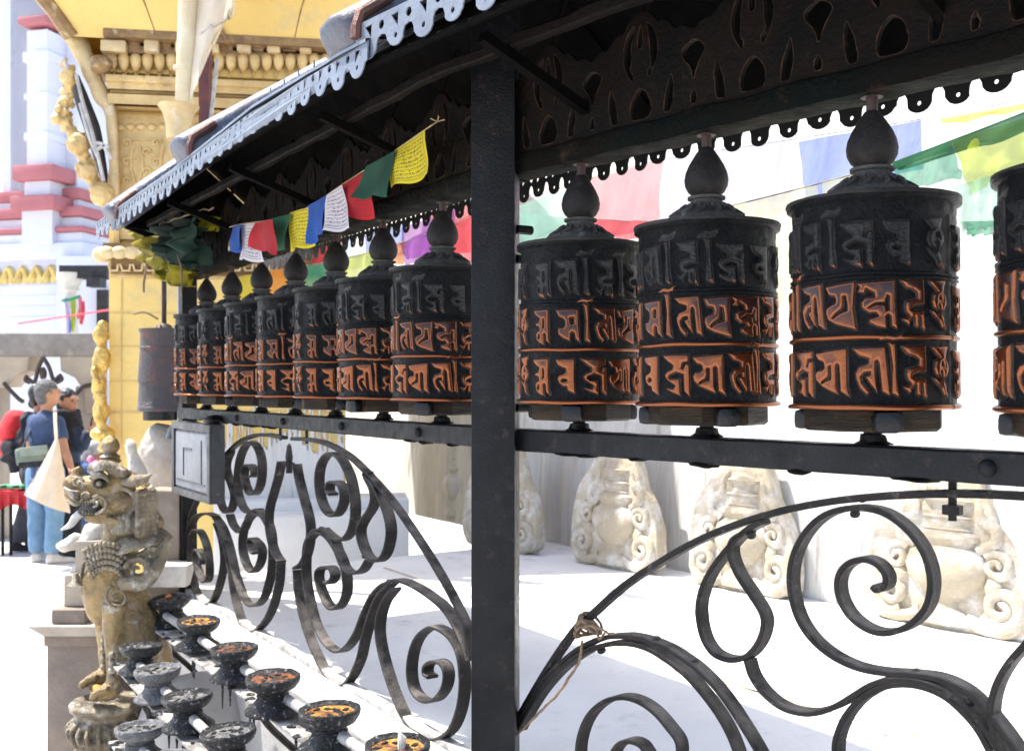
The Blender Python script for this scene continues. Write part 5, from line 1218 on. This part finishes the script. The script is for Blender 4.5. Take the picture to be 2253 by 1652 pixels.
obj('flap', G().box(W(74,992,9.132), (60*k4, .02, 20*k4), Matrix.Rotation(radians(-6), 3, 'Y'), .008), mc('green_canvas_flap', (.22,.27,.235)), sb)
obj('base', G().box(W(82,1020,9.2), (70*k4, .13, 14*k4), Matrix.Rotation(radians(-4), 3, 'Y'), .02), blk, sb)
obj('strap', G().tube(spline([W(46,994,9.22), W(66,950,9.285), W(96,914,9.31), W(106,905,9.36)], 5), .018, 6, flat=.4), blk, sb)
tt_ = thing('tote_bag', 'cream cotton tote bag slung from the shoulder of the man in jeans', 'bag', W(110, 1060, 9.05))
def fnt(front):
    def f(u, v):
        xl = 123+(-70)*v**1.1; xr = 127+28*v**.9; x = xl+(xr-xl)*u; y = 960+(128+40*u)*v+6*sin(u*3)*v
        return W(x, y, 9.08+(-.05 if front else .05)*sin(u*pi)*v**.5*1.5+.012*sin(u*14+v*2)*v)
    return f
g = G().grid(20, 20, fnt(1)); q = G().grid(20, 20, fnt(0)); g.add(q.v, q.f); g.uv = None
obj('sack', g, mc('cream_cotton', (.60,.51,.41), (.53,.44,.345)), tt_, 180)
obj('strap', G().tube(spline([W(124,964,9.08), W(122,935,9.16), W(121,912,9.24), W(122,903,9.36)], 5), .016, 6, flat=.4), MATS['cream_cotton'], tt_)
tbq = W(20, 1080, 10.1); tb_ = thing('market_table', 'red cloth covered market table on thin dark legs at the left edge', 'table', (tbq.x, tbq.y, 0)); k5 = 10.1/F
obj('table_top', G().box(W(12,1078,10.1), (100*k5, .6, 8*k5), None, .01), mc('red_table_cloth', (.52,.03,.035)), tb_)
g = G().grid(30, 10, lambda u, v: W(-38+100*u, 1080+38*v+8*sin(u*7)*v, 9.79+.03*sin(u*30)*v)); obj('cloth', g, MATS['red_table_cloth'], tb_, 180)
for u, d in ((6,9.82),(24,9.82),(58,10.3),(-30,9.82)): obj('leg', G().tube([W(u,1085,d), (W(u,1085,d).x, d, 0)], .016, 6), iron, tb_)
for k in range(9):
    q = W(-20+9.5*k, 1070, 9.95+.02*(k % 3)); g = G().box(q, (10*k5, .16, 8*k5), Matrix.Rotation(k, 3, 'Z'), .01)
    tag(obj('trinket', g, mc('green_goods', (.10,.42,.22)) if k > 2 and 'green_goods' not in MATS else MATS.get('green_goods') or mc('brown_goods', (.3,.15,.12)) if k > 2 or 'brown_goods' in MATS else mc('brown_goods', (.3,.15,.12))), 'small goods laid out on the red market table', 'goods', 'goods on the market table')

# ------------------------------------------------------------------ pedestal, stones, boulder
ped_s = M('brown_pedestal_stone', (.25,.20,.16), (.18,.145,.12), 6, .85, 0, .5, 30, c3=(.36,.31,.26), s3=5, t3=(.55,.72))
pdq = W(165, 1500, 4.6); pd = thing('stone_pedestal', 'square brown stone pedestal with an overhanging pale topped slab behind the lion', 'pedestal', (pdq.x, pdq.y, 0)); k6 = 4.45/F
zt6 = W(0, 1372, 4.45).z
def pbox(u0, u1, z0_, z1_, y0, y1, bev=.006): a, b_ = (u0-CU)/F*y0, (u1-CU)/F*y0; return G().box(((a+b_)/2, (y0+y1)/2, (z0_+z1_)/2), (b_-a, y1-y0, z1_-z0_), None, bev)
obj('shaft', pbox(103, 262, 0, zt6-.055, 4.48, 5.0), ped_s, pd)
obj('carved_band', pbox(96, 266, zt6-.10, zt6-.048, 4.46, 5.02), ped_s, pd)
g = pbox(60, 280, zt6-.05, zt6, 4.40, 5.06, .004); 
for v in range(len(g.v)):
    x, y, z = g.v[v]
    if z < zt6-.03: g.v[v] = (x+(.05 if x < pdq.x else -.05), y+.03, z)
obj('slab', g, M('pale_top_slab', (.40,.36,.31), (.3,.26,.22), 6, .85, 0, .5, 30), pd)
g = G()
for k in range(10):
    u = 106+14*k; c = W(u, 1385, 4.455); g.tube([c+Vector((.008*cos(a*pi/4), -.003, .02*sin(a*pi/4))) for a in range(9)], .004, 5)
obj('carved_oval', g, ped_s, pd)
wst = M('rough_white_stone', (.66,.62,.56), (.52,.47,.41), 8, .85, 0, .8, 35, c3=(.4,.36,.31), s3=12)  # the stone's own white, mottled
def rockp(name, lab, pts, Z, m, disp=.02, cat='stone'):
    g = G()
    for u, v, a, b_, c in pts: g.ball(W(u, v, Z+c), (a*Z/F, a*Z/F*.9, b_*Z/F), 18, 12)
    return tag(obj(name, fuse(g, .02, 2, disp, 9).noise(disp*.4, 30), m, None, 180), lab, cat)
tag(obj('brick', pbox(113, 186, zt6+.002, zt6+.062, 4.44, 4.62), ped_s), 'dark grooved stone block lying on the pedestal slab', 'block')
tag(obj('brick', pbox(140, 215, zt6+.064, zt6+.20, 4.5, 4.8), tan2), 'tan stone block on the pedestal behind the lion chest', 'block')
tag(obj('brick', pbox(165, 235, zt6+.202, zt6+.34, 4.55, 4.9), tan2), 'upper tan block stacked behind the lion chin', 'block')
rockp('white_stone', 'white jagged stone leaning on the tan blocks left of the lion neck', [(150,1200,28,14,.1),(165,1185,18,16,.1),(140,1208,18,10,.1)], 4.5, wst, .012)
rockp('white_stone', 'smooth white shell shaped stone under the lion chin', [(205,1175,26,30,.12),(195,1190,24,16,.1)], 4.5, wst, .008)
rockp('white_stone', 'lower white stone resting on the pedestal slab', [(178,1255,26,18,.1),(165,1270,20,14,.1)], 4.5, wst, .01)
rockp('boulder', 'large pale rounded boulder behind the lion below the far drum', [(355,1010,52,78,0),(345,1090,62,95,.05),(385,1060,42,110,.1),(370,1180,60,110,.05)], 5.3, M('pale_boulder', (.56,.49,.42), (.44,.37,.31), 5, .9, 0, .7, 30, c3=(.66,.62,.57), s3=11), .02, 'boulder')
rockp('carved_stone', 'rough white carved stone standing behind the lion crest', [(285,985,16,26,0),(292,1020,22,34,0),(302,1060,26,40,0)], 5.0, wst, .03)
tag(obj('stone_post', G().box(W(370,1420,4.95), (.16, .2, 1.5), None, .015).noise(.012, 5), M('brown_post_stone', (.36,.29,.22), (.25,.2,.15), 7, .9, 0, .6, 30, c3=(.45,.4,.33), s3=6)), 'weathered brown stone post between the lion and the far iron post', 'post')
tag(obj('stone_slab', G().box(W(385,1255,4.85), (.2, .3, .10), None, .01).noise(.006, 9), wst), 'pale flat slab at the foot of the boulder beside the dark box post', 'slab')
tag(obj('round_stone', fuse(G().ball((BL.p(1.95,.22,-1.45)), (.26,.2,.35), 20, 14), .02, 3, .012, 7), M('grey_plastered_stone', (.44,.42,.40), (.36,.34,.32), 4, .9, 0, .4, 30), None, 180), 'pale grey rounded stone standing beneath the lamp rack', 'stone')

# ------------------------------------------------------------------ brass lion
brass = M('aged_brass', (.36,.255,.115), (.14,.10,.055), 7, .36, .6, .6, 55, c3=(.42,.39,.33), s3=11, t3=(.54,.68)); brass2 = M('dusty_brass_relief', (.30,.245,.165), (.11,.09,.065), 12, .42, .45, .7, 70, c3=(.52,.49,.43), s3=16, t3=(.52,.68))
ZL = 4.0; kl = ZL/F
Lq = lambda x, y, dy=0: W(110+x*.2264, 946+y*.2264, ZL+dy)
Cq = lambda x, y, dy=0: W(55+x*.434, 935+y*.434, ZL+dy)
li = thing('lion_statue', 'aged brass guardian lion with open jaws and tongue out, seated on a carved base', 'statue', (Cq(400,1500).x, ZL, 0))
def lp_(n, g, m=brass, s=180, par=None): return obj(n, g, m, par or li, s)
g = G(); px = lambda a: a*kl
def E(c, a, b_, d): g.ball(c, (px(a), px(d), px(b_)), 18, 12)
E(Lq(650,610), 50, 46, 42); E(Lq(560,480), 36, 26, 36); E(Lq(700,520), 44, 32, 38)
g.tube([Lq(600,560), Lq(420,545), Lq(280,520), Lq(220,545)], [px(30), px(25), px(19), px(21)], 14)
E(Lq(215,530), 20, 22, 20); E(Lq(225,610), 20, 19, 22); E(Lq(265,670), 16, 10, 18)
g.tube([Lq(350,610), Lq(470,640), Lq(570,690)], [px(20), px(19), px(24)], 12)
g.tube([Lq(640,760), Lq(540,830), Lq(420,850), Lq(340,835)], [px(30), px(20), px(14), px(10)], 12)
g.tube([Lq(300,480), Lq(255,430), Lq(250,385), Lq(285,370), Lq(300,395)], [px(11), px(9), px(8), px(7), px(5)], 8)
E(Lq(700,700,-.05), 26, 26, 16); E(Lq(880,760), 38, 62, 40); E(Lq(800,880), 46, 32, 40); E(Lq(930,900), 40, 30, 36)
g.tube([Lq(760,850), Lq(700,1050), Cq(455,700), Cq(430,780)], [px(48), px(40), px(45), px(50)], 16)
E(Cq(385,820), 40, 66, 44); E(Cq(430,790), 52, 58, 48); E(Cq(395,900), 38, 50, 40); E(Cq(470,880,-.05), 36, 48, 24)
g.tube([Cq(450,800), Cq(530,920), Cq(590,1080), Cq(620,1230)], [px(48), px(50), px(56), px(58)], 16)
g.tube([Cq(470,900,-.06), Cq(462,1010,-.07), Cq(455,1130,-.075), Cq(450,1230,-.08), Cq(455,1310,-.08)], [px(34), px(29), px(20), px(16), px(18)], 14)
g.tube([Cq(405,930,.07), Cq(404,1080,.075), Cq(402,1180,.08), Cq(405,1260,.08)], [px(26), px(17), px(12), px(13)], 12)
for bx_, by, dd in ((400,1285,.06),(455,1345,-.08)):
    g.tube([Cq(bx_+20,by-20,dd), Cq(bx_-30,by,dd), Cq(bx_-80,by+25,dd)], [px(17), px(20), px(15)], 12)
    for k in range(4): o = (k-1.5)*.026; g.tube([Cq(bx_-30,by-10,dd+o), Cq(bx_-70,by+2,dd+o), Cq(bx_-112,by+30,dd+o), Cq(bx_-120,by+48,dd+o)], [px(8), px(9), px(9), px(5)], 8)
lb = fuse(g, .0075, 2, .004, 26); lp_('body', lb)
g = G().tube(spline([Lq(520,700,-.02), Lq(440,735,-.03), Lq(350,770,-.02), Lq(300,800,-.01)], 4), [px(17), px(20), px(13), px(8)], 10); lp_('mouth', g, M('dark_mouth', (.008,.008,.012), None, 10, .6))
g = G(); 
for k in range(9): a = Lq(320+26*k, 690+(k-4)**2*.8-8*(k > 5), -.062); g.tube([a, a+Vector((0,0,-px(7)))], [px(2.6), px(1)], 6)
for k in range(7): a = Lq(320+30*k, 812+2*k, -.05); g.tube([a, a+Vector((0,0,px(6)))], [px(2.6), px(1)], 6)
g.tube(spline([Lq(460,690,-.07), Lq(462,730,-.075), Lq(420,750,-.07)], 4), [px(3), px(2)], 6); lp_('tooth', g, brass2)
g = G().tube(spline([Lq(310,800), Lq(250,850), Lq(200,920), Lq(110,968)], 6), [px(16), px(15), px(12), px(4)], 12, flat=.6); lp_('tongue', g, M('pale_grey_tongue', (.5,.5,.5), (.4,.4,.42), 12, .5))
for cx, cy, d in ((480,520,-.10),):
    e_ = lp_('eye', G().ball(Lq(cx,cy,d+.02), (px(15), px(9), px(11)), 14, 10), dark_gap); lp_('pupil', G().ball(Lq(cx-4,cy,d-.005), (px(6), px(5), px(6)), 10, 8), brass2, par=e_)
g = G(); g.tube(spline([Lq(395,470,-.09), Lq(450,440,-.1), Lq(520,445,-.1), Lq(580,500,-.09)], 5), [px(5), px(8), px(7), px(4)], 8)
for k in range(6):
    a = Lq(250+10*k, 480+45*k*.6, -.075+.0*k); 
for c_, r_, n_ in ((Lq(275,510,-.08), 13, 10), (Lq(345,650,-.07), 11, 9)): g.tube([c_+Vector((px(r_)*cos(a*.6)*(1-a/14), -.004, px(r_)*sin(a*.6)*(1-a/14))) for a in range(n_+2)], px(3.6), 7)
for k in range(4): g.tube(spline([Lq(140+14*k,560+22*k,-.05), Lq(200+12*k,590+26*k,-.085), Lq(290,600+28*k,-.07)], 4), px(2.6), 6)
g.tube(spline([Lq(180,690,-.06), Lq(260,720,-.085), Lq(330,680,-.08)], 4), px(5), 7); g.tube(spline([Lq(420,655,-.08), Lq(480,640,-.085), Lq(540,680,-.085), Lq(535,760,-.08), Lq(450,815,-.06)], 5), px(4), 7)
lp_('face_relief', g, brass2)
for dd in (-.07, .07): lp_('ear', G().tube(spline([Lq(725,500,dd), Lq(800,495,dd*1.2), Lq(890,480,dd*1.5), Lq(985,432,dd*1.8)], 4), [px(15), px(19), px(17), px(2)], 10, flat=.7), brass2)
g = G()
for k in range(26): a = k/25; g.ball(Lq(385+360*a, 395-70*sin(a*pi)+40*a, -.075+.02*sin(k*2.1)), px(6+3*(k % 3)), 8, 6)
for k in range(40): a = k/39; g.ball(Lq(430+290*a+random.uniform(-8,8), 350+70*a+random.uniform(-20,30), random.uniform(-.08,.06)), px(random.uniform(5,10)), 8, 6)
cr = lp_('crown', fuse(g, .005, 1), brass2)
g = G().lathe([(px(20),0),(px(23),px(5)),(px(19),px(10)),(px(22),px(14)),(px(17),px(18)),(px(13),px(22)),(px(20),px(32)),(px(20),px(40)),(px(15),px(52)),(px(5),px(60)),(0,px(62))], Lq(585,320), 30, wob=lambda a, z: 1+.04*sin(a*12)*(z < px(19))); lp_('finial', g, brass, 50, cr)
g = G()                                                                   # beard and mane curls
for k in range(9):
    a = Lq(600+42*k, 830+14*abs(k-3)**1.1*0, -.09+.012*abs(k-4)); b_ = Lq(590+45*k, 965+25*sin(k*.7)-10*k*(k > 5), -.10+.012*abs(k-4)); g.tube([a, a.lerp(b_, .6), b_], [px(6), px(8), px(9)], 8); g.ball(b_, px(9.5), 10, 8)
for k in range(20):
    a = radians(-75+k*8.4); c = Lq(690+140*cos(a), 700-140*sin(a)*.95, -.085); g.ball(c, px(6), 8, 6)
for j in range(4):
    for k in range(9): a = Lq(840+45*j, 600+48*k-20*j, -.098+.016*j); b_ = Lq(890+52*j, 640+50*k, -.088+.018*j); g.tube([a, a.lerp(b_, .5)+Vector((0,-.012,0)), b_], [px(5), px(8), px(5)], 7)
lp_('mane', fuse(g, .005, 1), brass2)
g = G()
for k in range(30):
    a = 2*pi*k/30
vs = []; n = 48
for ring_r, dz in ((1.0,0),(1.28,-.02),(1.55,-.055),(1.5,-.06),(1.0,-.02)):
    for k in range(n): a = 2*pi*k/n; q = 1+(.05*(k % 2) if ring_r > 1.4 else 0); vs.append(Lq(800,1000)+Vector((px(48)*ring_r*q*cos(a)+px(10), px(44)*ring_r*q*sin(a), dz+.28*px(48)*ring_r*cos(a))))
g.add(vs, [(i*n+k, i*n+(k+1) % n, (i+1)*n+(k+1) % n, (i+1)*n+k) for i in range(4) for k in range(n)]); lp_('collar', g, brass2, 30)
g = G()
def spi(c, r_, turns, w_, s=1, a0=0, n=26): g.tube([c+Vector((px(r_)*(1-.85*k/n)*cos(a0+s*turns*2*pi*k/n), -.012*k/n, px(r_)*(1-.85*k/n)*sin(a0+s*turns*2*pi*k/n))) for k in range(n+1)], [px(w_), px(w_*.5)], 8)
spi(Cq(470,870,-.12), 27, 1.6, 4, 1, 2); spi(Cq(575,735,-.10), 27, 1.4, 8, -1, 3); spi(Cq(640,660,-.06), 20, 1.3, 7, 1, 0); spi(Cq(705,610,-.05), 15, 1.4, 6, -1, 1.5)
for k in range(8): c = Cq(530+22*k, 680-9*k, -.08+.005*k); g.ball(c, px(9-.4*k), 8, 6)
for k in range(7): spi(Cq(560+15*k, 830-22*k+8*(k % 2)*3, -.07), 10, 1.1, 4, 1, k)
g.tube(spline([Cq(480,790,-.11), Cq(540,800,-.11), Cq(620,780,-.09), Cq(680,700,-.06), Cq(715,620,-.05)], 5), [px(12), px(20), px(16), px(8)], 10)
lp_('wing_scroll', fuse(g, .005, 1), brass2)
g = G()
for row in range(5):
    for k in range(11): a = k/10; g.ball(Cq(300+16*row*.6+210*a*(1-.06*row), 640+28*row*.8-55*sin(a*pi)*.7+row*8+40*a*0, -.08-.045*sin(a*pi)), px(6.5), 8, 6)
for k in range(16): g.ball(Cq(300-12*sin(k*.22)-2, 700+11*k, -.04), px(4.6), 8, 6)
lp_('chest_beads', g, brass2)
g = G()
for k in range(5): g.ball(Cq(402,1055+42*k,.03), (px(9), px(9), px(10)), 10, 8)
for k in range(4): g.ball(Cq(440,1165+38*k,-.15), (px(8), px(8), px(9)), 10, 8)
lp_('leg_beads', g, brass2)
lp_('bell', G().lathe([(0,px(26)),(px(5),px(26)),(px(7),px(20)),(px(9),px(8)),(px(17),px(1)),(px(18),0),(0,0)], Cq(258,810,-.08), 20), brass2, 50)
g = G(); c = Cq(400,1400); g.lathe([(0,0),(px(74),0),(px(80),-px(8)),(px(76),-px(18)),(px(66),-px(24)),(px(60),-px(40)),(px(70),-px(70)),(px(62),-px(100)),(px(80),-px(125)),(px(98),-px(150)),(px(105),-px(205)),(0,-px(206))], (c.x, c.y+.03, c.z), 40, wob=lambda a, z: 1+.05*noise.noise((cos(a)*4, sin(a)*4, z*14)))
for k in range(12): a = pi+pi*k/11; q = Vector((c.x+px(68)*cos(a), c.y+.03+px(68)*sin(a), c.z-px(40))); g.tube(spline([q, q+Vector((px(14)*cos(a), px(14)*sin(a), -px(20))), q+Vector((0,0,-px(50))), q+Vector((px(6)*cos(a), px(6)*sin(a), -px(30)))], 4), px(6), 7)
lp_('carved_base', fuse(g, .008, 1, .006, 22), brass2, 180)
tag(obj('marigold', G().ball(Cq(372,1335,-.05), (px(13), px(10), px(6)), 12, 8).noise(.008, 60), MATS['marigold']), 'orange marigold resting between the lion paws', 'flower')
tag(obj('pink_flower', G().ball(Lq(395,290,-.04), (px(9), px(7), px(9)), 10, 8).ball(Lq(430,330,-.05), (px(9), px(7), px(7)), 10, 8).noise(.008, 50), M('pink_petals', (.85,.28,.45), None, 20, .8)), 'pink petals stuck on the brow of the lion', 'flower')
